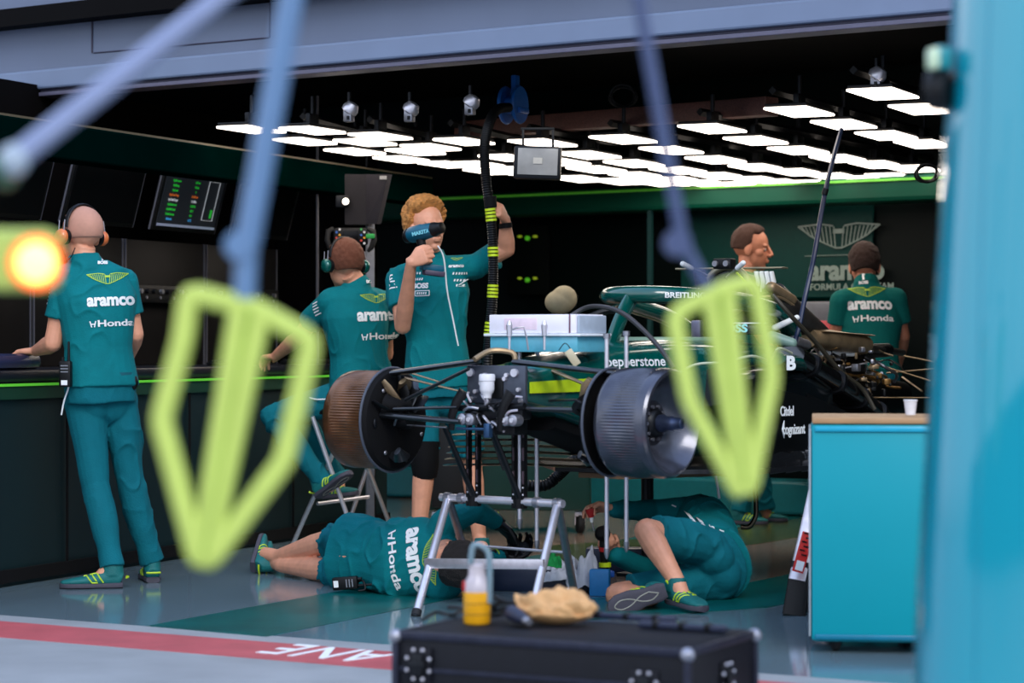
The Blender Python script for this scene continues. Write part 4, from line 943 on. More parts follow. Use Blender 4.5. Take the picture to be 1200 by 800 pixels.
# tool tray, cloths, and boxes under the car
t = thing('tool_tray', 'Dark blue tool tray lying on the floor behind the trestle', 'tray', onz(640, 690, 0))
c = onz(640, 690, .0)
m = MB(); m.box(c+V((0, .05, .012)), (.56, .34, .024), -.15, .006); 
for dx, dy, sx_, sy_ in ((0, -.165, .56, .015), (0, .165, .56, .015), (-.275, 0, .015, .34), (.275, 0, .015, .34)):
    o_ = Matrix.Rotation(-.15, 3, 'Z')@V((dx, dy, 0)); m.box(c+o_+V((0, .05, .05)), (sx_, sy_, .1), -.15, .004)
put('tray_shell', m, mat('dark blue tray', (18, 34, 62), .4), t)
def cloth(name, lab, c, sx_, sy_, h, mt, seed, hang=0):
    bm = bmesh.new(); bmesh.ops.create_grid(bm, x_segments=28, y_segments=22, size=.5)
    for v in bm.verts:
        x, y = v.co.x, v.co.y; q = V((x*3.1+seed, y*3.4, seed)); n_ = noise.noise(q); n2 = noise.noise(q*2.6)
        z = h*(.55+.6*n_+.3*n2)*max(0, 1-(abs(x)*1.9)**4)*max(0, 1-(abs(y)*1.9)**4)
        v.co = V(c)+V((x*sx_*(1+.2*n2), y*sy_*(1+.2*n_), max(.004, z)))
    r = bmesh.ops.solidify(bm, geom=bm.faces[:], thickness=.003)
    m = MB.__new__(MB); m.bm = bm; return solo(name, m, mt, lab, 'cloth', ang=180)
cloth('rag', 'Crumpled white rag lying on the tool tray under the car', onz(655, 680, .05), .17, .2, .10, mat('white rag', (205, 208, 215), .9), 2.2)
cloth('rag', 'Green rag on top of the white one in the tool tray', onz(645, 672, .10)+V((0, -.02, .03)), .1, .1, .08, mat('green rag', (20, 150, 70), .9), 5.1)
cloth('rag', 'Pale grey rag hanging over the right edge of the tool tray', onz(683, 690, .02), .15, .16, .20, mat('grey rag', (176, 180, 190), .9), 8.3)
m = MB(); c = onz(703, 698, .0); m.box(c+V((0, .0, .06)), (.09, .05, .12), -.2, .006); solo('small_box', m, mat('blue carton', (20, 110, 170), .5), 'Small blue carton standing by the person curled at the right', 'box')
m = MB(); c = onz(726, 672, .0); m.box(c+V((.05, .1, .06)), (.42, .12, .12), -.1, .01); solo('parts_case', m, mat('dark blue tray', (18, 34, 62), .4), 'Dark blue parts case lying behind the blue carton', 'case')
# ------------------------------------------------------------------ trestle under the nose
t = thing('trestle', 'Silver tube trestle standing under the nose of the car', 'trestle', (-.1, 10.15, 0))
aL, aR = V((-.277, 10.35, .464)), V((.19, 9.97, .464)); ax = (aR-aL).normalized()
m = MB(); m.cyl(aL-ax*.04, aR+ax*.03, .017); put('top_rail', m, CHROME, t)
fL, bL = V((-.4, 9.91, .0)), V((-.154, 10.79, .0)); fR, bR = V((.066, 9.55, .0)), V((.28, 10.40, .0))
for a_, b_ in ((aL, fL), (aL, bL), (aR, fR), (aR, bR)):
    d_ = (b_-a_).normalized(); m = MB(); m.cyl(a_, b_, .0175); l_ = put('leg', m, CHROME if b_ in (fL, fR) else STEEL, t)
    m = MB(); m.cyl(b_-d_*.03, b_, .021); put('foot_cap', m, RUBB, l_)
m = MB(); p_, q_ = aL.lerp(fL, .56), aR.lerp(fR, .50); d_ = q_-p_; m.box((p_+q_)/2+V((-.01, -.02, 0)), (d_.length+.03, .012, .042), Matrix.Rotation(math.atan2(d_.y, d_.x), 3, 'Z') @ Matrix.Rotation(-math.asin(d_.z/d_.length), 3, 'Y'), .002); put('front_brace', m, mat('brushed flat bar', (205, 200, 205), .35, .8, var=.1), t)
m = MB(); m.cyl(aL.lerp(bL, .48), aR.lerp(bR, .48), .006); put('rear_brace', m, CHROME, t)
for a_ in (aL, aR, aL.lerp(aR, .13), aL.lerp(aR, .82)):
    m = MB(); m.cyl(a_-ax*.014, a_+ax*.014, .023); put('collar', m, STEEL, t)
# black brackets between trestle and bulkhead
for i, (f_, px) in enumerate(((.24, 550), (.66, 604))):
    b_ = aL.lerp(aR, f_)+V((0, 0, .0)); t = thing('support_bracket', ['Black slotted bracket, left of the two between trestle and nose', 'Black slotted bracket, right of the two between trestle and nose'][i], 'bracket', b_+V((0, 0, -.01)), 0, 'brackets on the trestle')
    top = at(px, 474, b_.y); h_ = top.z-b_.z
    for k in (-1, 1):
        c_ = b_+ax*k*.026; m = MB(); m.box(c_+V((0, 0, h_/2-.01)), (.014, .03, h_+.04), math.atan2(ax.y, ax.x), .003); put('side_plate', m, BLACK, t)
        for j in range(3): m = MB(); m.box(c_+V((-.005, -.02, h_*(.25+.24*j))), (.006, .01, .055), math.atan2(ax.y, ax.x), .002); put('slot', m, mat('purple grey steel', (96, 82, 92), .4, .5), t)
        for j in range(2): m = MB(); m.ell(c_+V((-.006, -.02, .03+.03*j)), .0045, sub=2); put('bolt', m, CHROME, t)
    m = MB(); m.loft([b_+V((0, 0, .03)), b_+V((0, 0, 0)), b_+V((0, 0, -.03))], [(.035, .02), (.034, .022), (.018, .02)], side=ax, n=14); put('saddle', m, BLACK, t)
    m = MB(); q_ = at(px-29, 500, b_.y-.12); m.loft([q_, b_+V((-.002, -.02, .02))], [(.014, .01), (.017, .012)], n=8); put('diagonal_strut', m, DARKM, t)
    if i == 1:
        m, _ = corr([at(575, 490, b_.y-.09), at(580, 515, b_.y-.07), at(592, 550, b_.y-.04)], .014, .010, 10); put('ribbed_sleeve', m, RUBB, t)

# ------------------------------------------------------------------ the car
CO = V((-.03, 10.03, 0))
car = thing('racing_car', 'Partly dismantled dark green racing car raised on stands, wheels and nose removed', 'car', CO, -TH)
MI = (Matrix.Translation(CO) @ Matrix.Rotation(-TH, 4, 'Z')).inverted()
def CL(px, py, D): return MI @ at(px, py, D)
def cp(name, m, mt, parent=car, **k): return put(name, m, mt, parent, local=True, **k)
X1 = V((1, 0, 0))
# monocoque
sec = [(-.04, .145, .875, 1.03), (.12, .16, .84, 1.045), (.35, .195, .78, 1.08), (.55, .22, .74, 1.125), (.95, .27, .64, 1.15), (1.15, .30, .61, 1.15), (1.7, .315, .60, 1.14), (2.05, .29, .60, 1.12), (2.3, .2, .62, 1.08)]
m = MB(); m.loft([(0, y, (zb+zt)/2) for y, h, zb, zt in sec], [(h, (zt-zb)/2) for y, h, zb, zt in sec], side=X1, sq=.6, n=40)
mono = cp('monocoque', m, GREENC)
m = MB()
for k in (-1, 1): pass
m = MB(); m.prism([(.150, -.035, .972), (.205, .42, .985), (.205, .42, .928), (.150, -.035, .925)], (.008, 0, 0)); cp('lime_band', m, LIMEC, mono)
m = MB(); m.loft([(0, 1.05, 1.13), (0, 1.12, 1.142), (0, 1.65, 1.142), (0, 1.72, 1.13)], [(.12, .02), (.2, .02), (.22, .02), (.14, .02)], side=X1, n=20); cp('cockpit_opening', m, BLKR, mono)
m = MB()
pts = [V((.235*math.cos(a_)*1.0, 1.38+.36*math.sin(a_), 1.145)) for a_ in [2*math.pi*k/28 for k in range(28)]]
m.tube(pts, .016, n=8, close=True); cp('cockpit_rim', m, mat('pale rim', (120, 150, 130), .4), mono)
m = MB(); m.prism([(.246, .72, .93), (.25, 1.2, .93), (.252, 1.2, 1.0), (.246, .72, 1.0)], (.002, 0, 0)); m.bm.free()
wp = bvh_of(mono.data)
d = decal(text_mesh('pepperstone', .062, .0012, 1.3), V((.30, .66, 1.062)), (.12, 1, 0), (-.15, 0, 1), .003, wp); cp('side_lettering', d, WHITE, mono)
# front bulkhead with brake reservoir and links
G1 = mat('grey bulkhead', (74, 80, 92), .45, .5, var=.1)
m = MB(); m.box((0, -.055, .96), (.30, .022, .16), None, .006); bh = cp('bulkhead', m, G1)
for x, z in ((-.125, 1.01), (.10, 1.01), (-.05, 1.0), (.06, 1.0), (-.1, .93), (.12, .94), (-.125, .90), (.13, .895), (-.03, .90), (.05, .985), (-.07, .965)):
    m = MB(); m.cyl((x, -.066, z), (x, -.08, z), .009 if abs(z-1.01) > .001 else .017); cp('bolt', m, CHROME, bh)
m = MB(); m.box((-.015, -.068, .945), (.11, .01, .085), None, .01); cp('recess', m, BLACK, bh)
m = MB(); m.lathe([(.018, -.07), (.02, -.055), (.027, -.045), (.031, -.035), (.031, .0), (.034, .002), (.034, .025), (.03, .03)], (-.01, -.115, .975), (0, 0, 1), 24); res_ = cp('fluid_reservoir', m, mat('white plastic', (222, 222, 226), .4))
m = MB(); m.lathe([(.012, 0), (.014, .01), (.01, .03)], (-.01, -.115, .875), (0, 0, 1)); cp('reservoir_spout', m, STEEL, res_)
m = MB(); m.box((0, -.05, .845), (.30, .07, .06), None, .01); cp('lower_crossmember', m, DARKM)
for x in (-.135, -.095, .085, .125):
    m = MB(); m.lathe([(.018, 0), (.024, .004), (.026, .012), (.026, .05)], (x, -.13, .815), (0, 1, 0), 24); cp('torsion_bar_end', m, STEEL)
    m = MB(); m.cyl((x, -.134, .815), (x, -.129, .815), .010); cp('end_cap', m, CHROME)
for k, x in ((-1, -.13), (1, .12)):
    m = MB(); m.loft([(x+k*-.005, -.12, .93), (x-.03, -.13, .88), (x-.05, -.13, .83), (x-.06, -.12, .77)], [(.03, .014), (.022, .014), (.02, .013), (.015, .01)], side=X1, n=10); cp('rocker', m, BLACK)
m = MB(); m.cyl((-.17, -.1, .86), (.17, -.1, .875), .014); cp('anti_roll_bar', m, DARKM)
m = MB(); m.cyl((-.17, -.11, .775), (-.0, -.12, .775), .006); m.box((.0, -.12, .77), (.03, .03, .06), None, .004); cp('link_rod', m, mat('blue anodised', (52, 84, 120), .35, .6))
random.seed(3)
for i in range(16):
    a_ = V((random.uniform(-.12, .12), random.uniform(-.13, -.09), random.uniform(.80, .90))); b_ = a_+V((random.uniform(-.07, .07), random.uniform(-.02, .02), random.uniform(-.05, .05)))
    m = MB(); m.tube([a_, a_.lerp(b_, .5)+V((0, -.015, .01)), b_], .004+.003*random.random(), smooth=3, n=6); cp('brake_line', m, [STEEL, CHROME, DARKM][i % 3])
m = MB(); m.box((0, -.02, .79), (.2, .1, .08), None, .01); cp('lower_block', m, BLACK)
# keel plank hanging under the nose and tray edges
m = MB(); m.loft([(0, .2, .80), (0, .8, .66), (0, 1.2, .60)], [(.12, .04), (.16, .05), (.2, .05)], side=X1, sq=.5, n=20); cp('keel', m, BLKR)
# suspension
def arm(p, q, r=.013, fl=1.9, mt=CARB, nm='wishbone'):
    m = MB(); m.loft([p, V(p).lerp(V(q), .5), q], [(r*fl, r*.8), (r*fl*.9, r*.75), (r*fl*.8, r*.7)], side=(0, 1, 0), n=12); return cp(nm, m, mt)
arm(CL(462, 437, 10.3), CL(560, 423, 9.98), .017); arm(CL(468, 441, 10.35), CL(546, 460, 10.3), .006, mt=TAN); arm(CL(462, 431, 10.5), CL(520, 449, 10.4), .005, mt=TAN)
arm(CL(476, 468, 10.2), CL(549, 432, 9.95), .011, 1.2, nm='pushrod'); arm(CL(462, 479, 10.2), CL(536, 477, 10.0), .009, 1.2, nm='track_rod')
arm(CL(448, 486, 10.25), CL(540, 494, 10.0), .018, 1.3); arm(CL(478, 498, 10.3), CL(524, 501, 10.1), .004, mt=STEEL, nm='brake_line')
arm(CL(604, 424, 9.98), CL(745, 440, 9.62), .016); arm(CL(640, 431, 10.1), CL(690, 452, 9.85), .009, mt=TAN); arm(CL(612, 428, 10.3), CL(650, 434, 10.2), .006, mt=TAN)
arm(CL(598, 478, 9.95), CL(700, 481, 9.7), .016, 1.3); arm(CL(616, 470, 10.1), CL(690, 468, 9.9), .007, 1.3, nm='track_rod'); arm(CL(690, 503, 9.7), CL(705, 503, 9.65), .007, 1, mt=STEEL, nm='pushrod')
m = MB(); m.tube([CL(556, 421, 9.95), CL(575, 411, 10.0), CL(600, 413, 10.0), CL(604, 424, 9.98)], .012, smooth=5, n=8); cp('arm_fairing', m, TAN)
# front brake assemblies
DRUM = mat('ribbed carbon drum', (80, 82, 92), .28, .75, var=.35, scale=7, coat=.4); BRZ = mat('amber reflection drum', (112, 74, 46), .3, .75, var=.5, scale=9, coat=.3)  # left drum: amber reflection on the ribs put into the base colour
def brake(sx, y=0., z=.812, r=.222, mt=DRUM, plate=.55, ps=1.):
    ax_ = V((sx, 0, 0)); o = V((sx*.58, y, z))
    prof = [(.150, .0), (r*.96, .002), (r*.99, .012)]
    prof += [(r, .02), (r, .028), (r, .032), (r, .110), (r, .190), (r, .198), (r, .205)]
    prof += [(r, .21), (r*.985, .232), (r*.95, .243), (r*.90, .246), (r*.86, .236), (r*.80, .21), (r*.62, .17), (r*.42, .15), (r*.30, .15)]
    m = MB(); m.lathe(prof, o, ax_, 216, mod=lambda h, k: (.0028 if k % 2 and .03 < h < .195 else 0)); dr = cp('brake_drum', m, mt, ang=25)
    m = MB(); m.lathe([(.055, .15), (.06, .16), (.052, .175), (.04, .18)], o, ax_, 32); hub = cp('hub', m, DARKM, dr)
    m = MB(); m.lathe([(.034, .17), (.036, .20), (.028, .215), (.03, .24), (.024, .25), (.022, .285), (.014, .29)], o, ax_, 24); cp('axle_nut', m, mat('blue steel', (88, 100, 128), .3, .9), dr)
    for k in range(10):
        a_ = 2*math.pi*k/10; p = o+V((sx*.155, .068*math.cos(a_), .068*math.sin(a_))); m = MB(); m.cyl(p, p+V((sx*.012, 0, 0)), .007); cp('wheel_pin', m, STEEL, dr)
    # inboard shield
    m = MB(); xo = V((sx*plate, y, z)); m.lathe([(a__*ps, b__) for a__, b__ in [(.03, .012), (.16, .012), (.215, .022), (.232, .04), (.236, .038), (.22, .014), (.165, .0), (.03, .0)]], xo, ax_, 56); sh = cp('duct_shield', m, BLKR)
    m = MB(); m.tube([xo+V((sx*.036, .236*ps*math.cos(a_), .236*ps*math.sin(a_))) for a_ in [2*math.pi*k/40 for k in range(40)]], .006, n=8, close=True); cp('shield_rim', m, mat('grey carbon edge', (70, 76, 88), .35), sh)
    for k in range(7):
        a_ = 2*math.pi*k/7+.5; p = xo+V((-sx*.002, .17*math.cos(a_), .17*math.sin(a_))); m = MB(); m.ell(p, (.006, .012, .022) if k % 2 else (.005, .01, .01), sub=2); cp('duct_hole', m, DARKM if k % 2 else STEEL, sh)
    m = MB(); m.loft([xo+V((-sx*.0, -.10, .07)), xo+V((-sx*.04, -.08, .06)), xo+V((-sx*.06, -.02, .07))], [(.05, .07), (.04, .055), (.025, .035)], side=(0, 0, 1), n=16); cp('brake_duct', m, BLKR, sh)
    m = MB(); m.loft([xo+V((-sx*.0, .03, .13)), xo+V((-sx*.03, .0, .15)), xo+V((-sx*.05, -.04, .17))], [(.04, .012), (.035, .012), (.02, .01)], side=(0, 1, 0), n=10); cp('tan_bracket', m, TAN, sh)
    m = MB(); m.cyl(xo, xo-V((sx*.06, 0, 0)), .045, .035); cp('upright', m, BLACK, sh)
    m = MB(); m.tube([xo+V((-sx*.02, -.02, .09)), xo+V((-sx*.05, -.06, .08)), xo+V((-sx*.05, -.08, .02)), xo+V((-sx*.02, -.06, -.02))], .005, smooth=5, n=6); cp('brake_line', m, STEEL, sh)
    for k in range(5):
        a_ = .5+.55*k; m = MB(); q_ = lambda rr, xx: xo+V((-sx*xx, rr*math.cos(a_+xx*3), rr*math.sin(a_+xx*3)*1.))
        m.loft([q_(.06, .03), q_(.12, .045), q_(.18, .02), q_(.205, .0)], [(.022, .006), (.026, .006), (.022, .006), (.012, .005)], side=(1, 0, 0), n=8); cp('duct_rib', m, [BLACK, CARB, BLACK, TAN, BLACK][k], sh)
    m = MB(); m.loft([xo+V((-sx*.005, -.02, -.15)), xo+V((-sx*.05, -.05, -.16)), xo+V((-sx*.06, -.09, -.13))], [(.05, .02), (.04, .02), (.02, .012)], side=(0, 1, 0), n=10); cp('lower_scoop', m, CARB, sh)
    return dr
brake(1, plate=.495, ps=.93); brake(-1, mt=BRZ, plate=.56, z=.800, r=.214, ps=.96)
# halo
m = MB()
hl = [(-.27, 2.02, 1.17), (-.30, 1.8, 1.26), (-.29, 1.45, 1.315), (-.22, 1.17, 1.345), (-.09, 1.02, 1.352), (.09, 1.02, 1.352), (.22, 1.17, 1.345), (.29, 1.45, 1.33), (.30, 1.8, 1.28), (.27, 2.02, 1.17)]
m.loft(smooth_path(hl, 6), [(.050, .040)]*(9*6+1), n=16, up=(0, 0, 1)); halo = cp('halo', m, GREENC)
m = MB(); m.loft(smooth_path([(0, 1.01, 1.345), (0, .93, 1.27), (0, .86, 1.18), (0, .82, 1.11)], 5), [(.02, .045)]*16, side=X1, n=14); cp('halo_pillar', m, GREENC, halo)
hb_ = bvh_of(halo.data)
d = decal(text_mesh('BREITLING', .034, .001, 1.25), V((.22, 1.10, 1.348)), (.66, .75, .0), (0, 0, 1), .003, hb_); cp('halo_lettering', d, WHITE, halo)
# black bowed strip over the cockpit side (wiring loom)
m = MB(); m.tube([CL(655, 380, 10.7), CL(683, 362, 10.7), CL(703, 359, 10.6), CL(728, 366, 10.5), CL(752, 385, 10.4), CL(775, 410, 10.3), CL(790, 432, 10.2)], .011, smooth=6, n=8); cp('wiring_loom', m, mat('grey black loom', (58, 56, 58), .5))
m = MB(); m.tube([CL(690, 372, 10.9), CL(712, 364, 10.9), CL(735, 366, 10.9)], .016, smooth=5, n=8); cp('screen_rim', m, BLACK)
# roll hoop and airbox
oc = V((0, 1.86, 1.385))
m = MB(); ring = [oc+V((.125*math.cos(a_), .0+.02*math.sin(a_), .115*math.sin(a_))) for a_ in [2*math.pi*k/36 for k in range(36)]]
m.tube(ring, .016, n=10, close=True); hoop = cp('roll_hoop', m, mat('champagne metal', (150, 142, 118), .35, .5))
m = MB(); m.loft([oc+V((0, .01, 0)), oc+V((0, .25, -.04)), oc+V((0, .5, -.12)), oc+V((0, .7, -.2))], [(.115, .105), (.12, .12), (.1, .11), (.06, .06)], side=X1, n=24); cp('airbox', m, mat('navy airbox', (18, 26, 44), .35))
m = MB(); m.loft(smooth_path([(.09, 1.80, 1.47), (.135, 1.84, 1.40), (.165, 1.88, 1.30), (.19, 1.92, 1.20)], 4), [(.012, .006)]*13, n=8); cp('lime_strip', m, LIMEC, hoop)
for a_, b_ in (((800, 309, 11.3), (828, 323, 11.4)), ((871, 308, 11.4), (852, 325, 11.5))):
    A_, B_ = CL(*a_), CL(*b_); m = MB(); m.cyl(A_, B_, .008); s_ = cp('speed_probe', m, STEEL); m = MB(); m.cap(A_, A_.lerp(B_, .35), .013); cp('probe_tip', m, WHITE, s_)
m = MB(); c = CL(849, 309, 11.5); m.box(c, (.10, .06, .05), None, .008); cb = cp('camera_housing', m, BLACK)
for k in (-1, 1): m = MB(); m.cyl(c+V((k*.03, -.03, 0)), c+V((k*.03, -.045, 0)), .014); cp('camera_lens', m, STEEL, cb)
m = MB(); m.box(CL(857, 314.5, 11.75), (.55, .10, .008), .2, .002); cp('top_shelf', m, mat('champagne metal', (150, 142, 118), .35, .5))
for k in range(4): 
    m = MB(); a_ = CL(886+6*k, 318, 11.6); m.loft([a_, a_+V((.012, 0, -.05)), a_+V((0.0, 0, -.10))], [(.008, .02), (.010, .02), (.006, .015)], n=8); cp('white_fin', m, WHITE)
# screen pane left of hoop
m = MB(); m.prism([CL(812, 318, 11.4), CL(826, 316, 11.4), CL(830, 338, 11.4), CL(815, 338, 11.4)], (0, .004, 0)); cp('deflector_pane', m, mat('smoked pane', (60, 60, 66), .1, alpha=.5))
# mirror with lettering
m = MB(); c = CL(872, 385, 11.0); m.box(c, (.18, .04, .055), .61, .014); mi = cp('wing_mirror', m, mat('blue black shell', (16, 30, 44), .25, coat=.6))
d = decal(text_mesh('BOSS', .05, .002, 1.2), CL(862, 385, 10.95)+V((0, -.03, 0)), (1, .55, 0), (0, 0, 1), .01); cp('mirror_lettering', d, mat('pale cyan print', (150, 226, 230), .5), mi)
m = MB(); m.box(CL(872, 378.5, 10.98), (.2, .03, .006), .61); cp('white_edge', m, WHITE, mi)
m = MB(); m.cyl(c+V((-.05, .02, -.02)), V((.27, 1.35, 1.10)), .008); cp('mirror_stay', m, STEEL, mi)
# seat belts buckle plate
m = MB(); m.box(CL(817, 390, 11.2), (.05, .05, .12), .2, .01); bz = cp('cockpit_bracket', m, mat('grey violet metal', (124, 122, 140), .35, .6))
# bodywork: flank, sidepod lip, undercut, floor
m = MB(); sp_ = [(1.15, .44, .84, 1.02), (1.35, .50, .74, 1.05), (1.7, .52, .66, 1.06), (2.0, .50, .62, 1.02)]
m.loft([(.0, y, (a_+b_)/2) for y, w_, a_, b_ in sp_], [(w_, (b_-a_)/2) for y, w_, a_, b_ in sp_], side=X1, sq=.5, n=32); side_ = cp('sidepod', m, mat('dark bodywork', (10, 16, 20), .25, coat=.7))
sb = bvh_of(side_.data)
m = MB(); m.tube([CL(790, 440, 10.6), CL(815, 427, 10.6), CL(850, 424, 10.6), CL(880, 417, 10.65), (.52, 1.35, 1.055), CL(912, 408, 10.75), CL(928, 414, 10.9)], .006, smooth=5, n=6); cp('pale_edge', m, mat('pale trim', (190, 196, 170), .4), side_)
m = MB(); m.loft([CL(905, 420, 10.85), CL(925, 424, 11.0), CL(934, 430, 11.1)], [(.03, .07), (.035, .075), (.02, .05)], side=(0, 0, 1), n=16); gs = cp('green_shoulder', m, GREENC)
d = decal(text_mesh('B', .085, .004), CL(926, 426, 10.8), (.6, 1, 0), (0, 0, 1), .006); cp('shoulder_letter', d, WHITE, gs)
sp2 = MB(); sp2.prism([(.56, 1.28, .58), (.60, 1.75, .56), (.60, 1.75, .86), (.555, 1.32, .93)], (-.03, 0, 0)); lp = cp('side_panel', sp2, mat('black panel', (14, 16, 18), .3, coat=.5))
for tx, px, py, sz in (('Girdel', 922, 482, .062), ('cognizant', 930, 503, .066)):
    c = V((0, 0, 0)); c = CL(px, py, 10.78); d = decal(text_mesh(tx.replace('Girdel', 'Citdel'), sz, .0012, .72), c, (.09, 1, 0), (0, 0, 1), .003); cp('panel_lettering', d, WHITE, lp)
m = MB(); c = CL(917.5, 503, 10.76); m.prism([c+V((0, -.012, 0)), c+V((0, .008, .04)), c+V((0, .008, .012)), c+V((0, .0, 0)), c+V((0, .008, -.012)), c+V((0, .008, -.04))], (.004, 0, 0)); cp('panel_mark', m, WHITE, lp)
m = MB(); fl = [(-.25, .75), (.25, .75), (.62, 1.15), (.68, 2.3), (.62, 3.3), (-.62, 3.3), (-.68, 2.3), (-.62, 1.15)]
m.prism([(x, y, .555) for x, y in fl], (0, 0, .02)); floor_ = cp('car_floor', m, CARB)
m = MB(); m.prism([(x*.5, y, .53) for x, y in fl], (0, 0, .022)); cp('skid_plank', m, mat('plank', (110, 84, 60), .7, var=.3, scale=10), floor_)
for k in range(5):
    m = MB(); m.loft([(.56+.015*k, .98+.12*k, .575), (.58+.015*k, 1.2+.12*k, .60), (.60+.01*k, 1.45+.1*k, .585)], [(.004, .03), (.004, .045), (.004, .02)], side=X1, n=8); cp('floor_fence', m, CARB, floor_)
for i in range(14):
    a_ = V((random.uniform(.5, .68), random.uniform(1.5, 2.3), random.uniform(.58, .68))); m = MB(); m.box(a_, (random.uniform(.03, .08), random.uniform(.05, .14), random.uniform(.015, .05)), random.uniform(-1, 1), .004); cp('floor_bracket', m, [CARB, DARKM, STEEL, TAN][i % 4] if i % 3 else CARB, floor_)
# turning vanes under the nose, warm coloured edges
for k in range(6):
    m = MB(); z = .575+.028*k; m.loft([(-.74+.01*k, .60, z), (-.35, .66, z+.012), (.12, .78, z)], [(.06, .005), (.08, .005), (.05, .005)], side=(0, 1, 0), n=8); cp('bargeboard', m, TAN if k % 2 else CARB)
# black curved duct panel running back and down, with clips
m = MB(); dpts = smooth_path([(.45, 1.66, 1.07), (.47, 1.85, 1.0), (.47, 2.1, .92), (.46, 2.35, .84), (.44, 2.6, .75)], 6)
m.loft(dpts, [(.085, .05)]*len(dpts), side=X1, sq=.3, n=20); dp = cp('cooling_duct', m, mat('gloss black duct', (14, 14, 15), .15, coat=1.))
for k in (4, 10, 16, 21):
    m = MB(); p = dpts[k]; tt = (dpts[min(k+1, len(dpts)-1)]-dpts[k-1]).normalized(); m.loft([p-tt*.012, p+tt*.012], [(.095, .06), (.095, .06)], side=X1, sq=.3, n=20); cp('clamp_band', m, DARKM, dp)
m = MB(); m.prism([(.52, 1.7, .9), (.56, 2.9, .60), (.56, 1.8, .58)], (-.3, 0, 0)); cp('undercut', m, mat('black panel', (14, 16, 18), .3, coat=.5))
# power unit
EN = mat('engine grey', (64, 62, 60), .4, .6, var=.3, scale=12); GOLD = mat('gold foil', (150, 112, 62), .35, .7, var=.3, scale=25, bump=.4, bscale=60)
m = MB(); m.box((0, 2.55, .86), (.44, .8, .44), None, .05); cp('engine_block', m, BLACK)
m = MB(); c = CL(985, 401, 11.9); d_ = (CL(1012, 400, 12.1)-CL(940, 396, 11.6)); m.loft([CL(948, 396, 11.65), CL(965, 397, 11.75), CL(1010, 404, 12.1)], [(.05, .045), (.062, .05), (.065, .05)], n=18); cp('intake_cylinder', m, TAN)
m = MB(); m.loft([CL(950, 388, 11.7), CL(1008, 393, 12.1)], [(.09, .006), (.09, .006)], n=10, up=(0, 0, 1)); cp('heat_shield', m, TAN)
m = MB(); m.loft([CL(905, 350, 11.5), CL(925, 370, 11.6), CL(955, 388, 11.8)], [(.07, .09), (.10, .08), (.08, .04)], n=18); cp('turbo_cover', m, EN)
for a_, b_, r_, mt in (((904, 337, 11.4), (928, 351, 11.5), .03, TAN), ((908, 384, 11.3), (934, 372, 11.3), .016, WHITE), ((905, 395, 11.2), (928, 402, 11.2), .03, mat('sea green foil', (120, 150, 140), .35)), ((963, 413, 11.8), (1000, 415, 12.0), .014, WHITE), ((1000, 412, 12.2), (1040, 410, 12.4), .042, BLACK), ((1012, 407, 12.1), (1058, 413, 12.6), .02, EN), ((930, 400, 11.4), (945, 404, 11.5), .03, STEEL)):
    m = MB(); m.cap(CL(*a_), CL(*b_), r_, r_*.85); cp('pipe_section', m, mt)
for i in range(44):     # coolant and exhaust pipes
    x0, y0 = random.uniform(955, 1030), random.uniform(405, 452); D0 = 11.7+(x0-940)*.008
    pts = [CL(x0, y0, D0)]
    for k in range(3): x0 += random.uniform(-12, 22); y0 += random.uniform(-6, 14); pts.append(CL(x0, min(y0, 470), D0+random.uniform(-.1, .2)))
    m = MB(); m.tube(pts, random.uniform(.003, .011), smooth=4, n=6); cp('engine_pipe', m, [TAN, GOLD, CHROME, BLACK, EN, STEEL, BLACK][i % 7])
for i in range(34):
    c = CL(random.uniform(955, 1045), random.uniform(408, 462), 11.85); m = MB(); m.box(c, [random.uniform(.012, .04) for _ in range(3)], random.uniform(-1, 1), .006); cp('engine_fitting', m, [BLACK, GOLD, STEEL, TAN][i % 4])
for i in range(16):
    a_ = CL(893+random.uniform(-2, 6), 340+4*i, 11.4); b_ = CL(908+random.uniform(-4, 22), 350+4*i, 11.5)
    m = MB(); m.tube([a_, a_.lerp(b_, .5)+V((.02, -.02, .02)), b_], .009, smooth=4, n=7); cp('wiring_branch', m, [BLACK, RUBB, TAN][i % 3])
m = MB(); m.tube([CL(905, 345, 11.2), CL(925, 368, 11.2), CL(955, 400, 11.3), CL(985, 435, 11.4), CL(1010, 455, 11.5), CL(1025, 480, 11.5)], .011, smooth=5, n=8); cp('heavy_cable', m, mat('olive black cable', (48, 44, 34), .5))
m = MB(); m.loft([(0, 2.9, .86), (0, 3.3, .84), (0, 3.75, .82)], [(.17, .17), (.12, .13), (.08, .1)], side=X1, sq=.3, n=20); cp('gearbox', m, BLACK)
for a_, b_ in (((1028, 427, 12.6), (1090, 446, 12.3)), ((1040, 437, 12.6), (1095, 432, 12.3)), ((1058, 442, 12.6), (1080, 458, 12.3)), ((1020, 466, 12.5), (1090, 466, 12.3)), ((1050, 415, 12.8), (1095, 424, 12.6))):
    arm(CL(*a_), CL(*b_), .006, 1.4, nm='rear_wishbone', mt=TAN)
m = MB(); m.box((0, 3.3, .64), (.7, .8, .1), None, .02); cp('diffuser', m, BLKR)
# stand legs under the car floor
for x, y in ((-.3, 1.3), (.2, 2.6), (-.3, 2.6)):
    pass
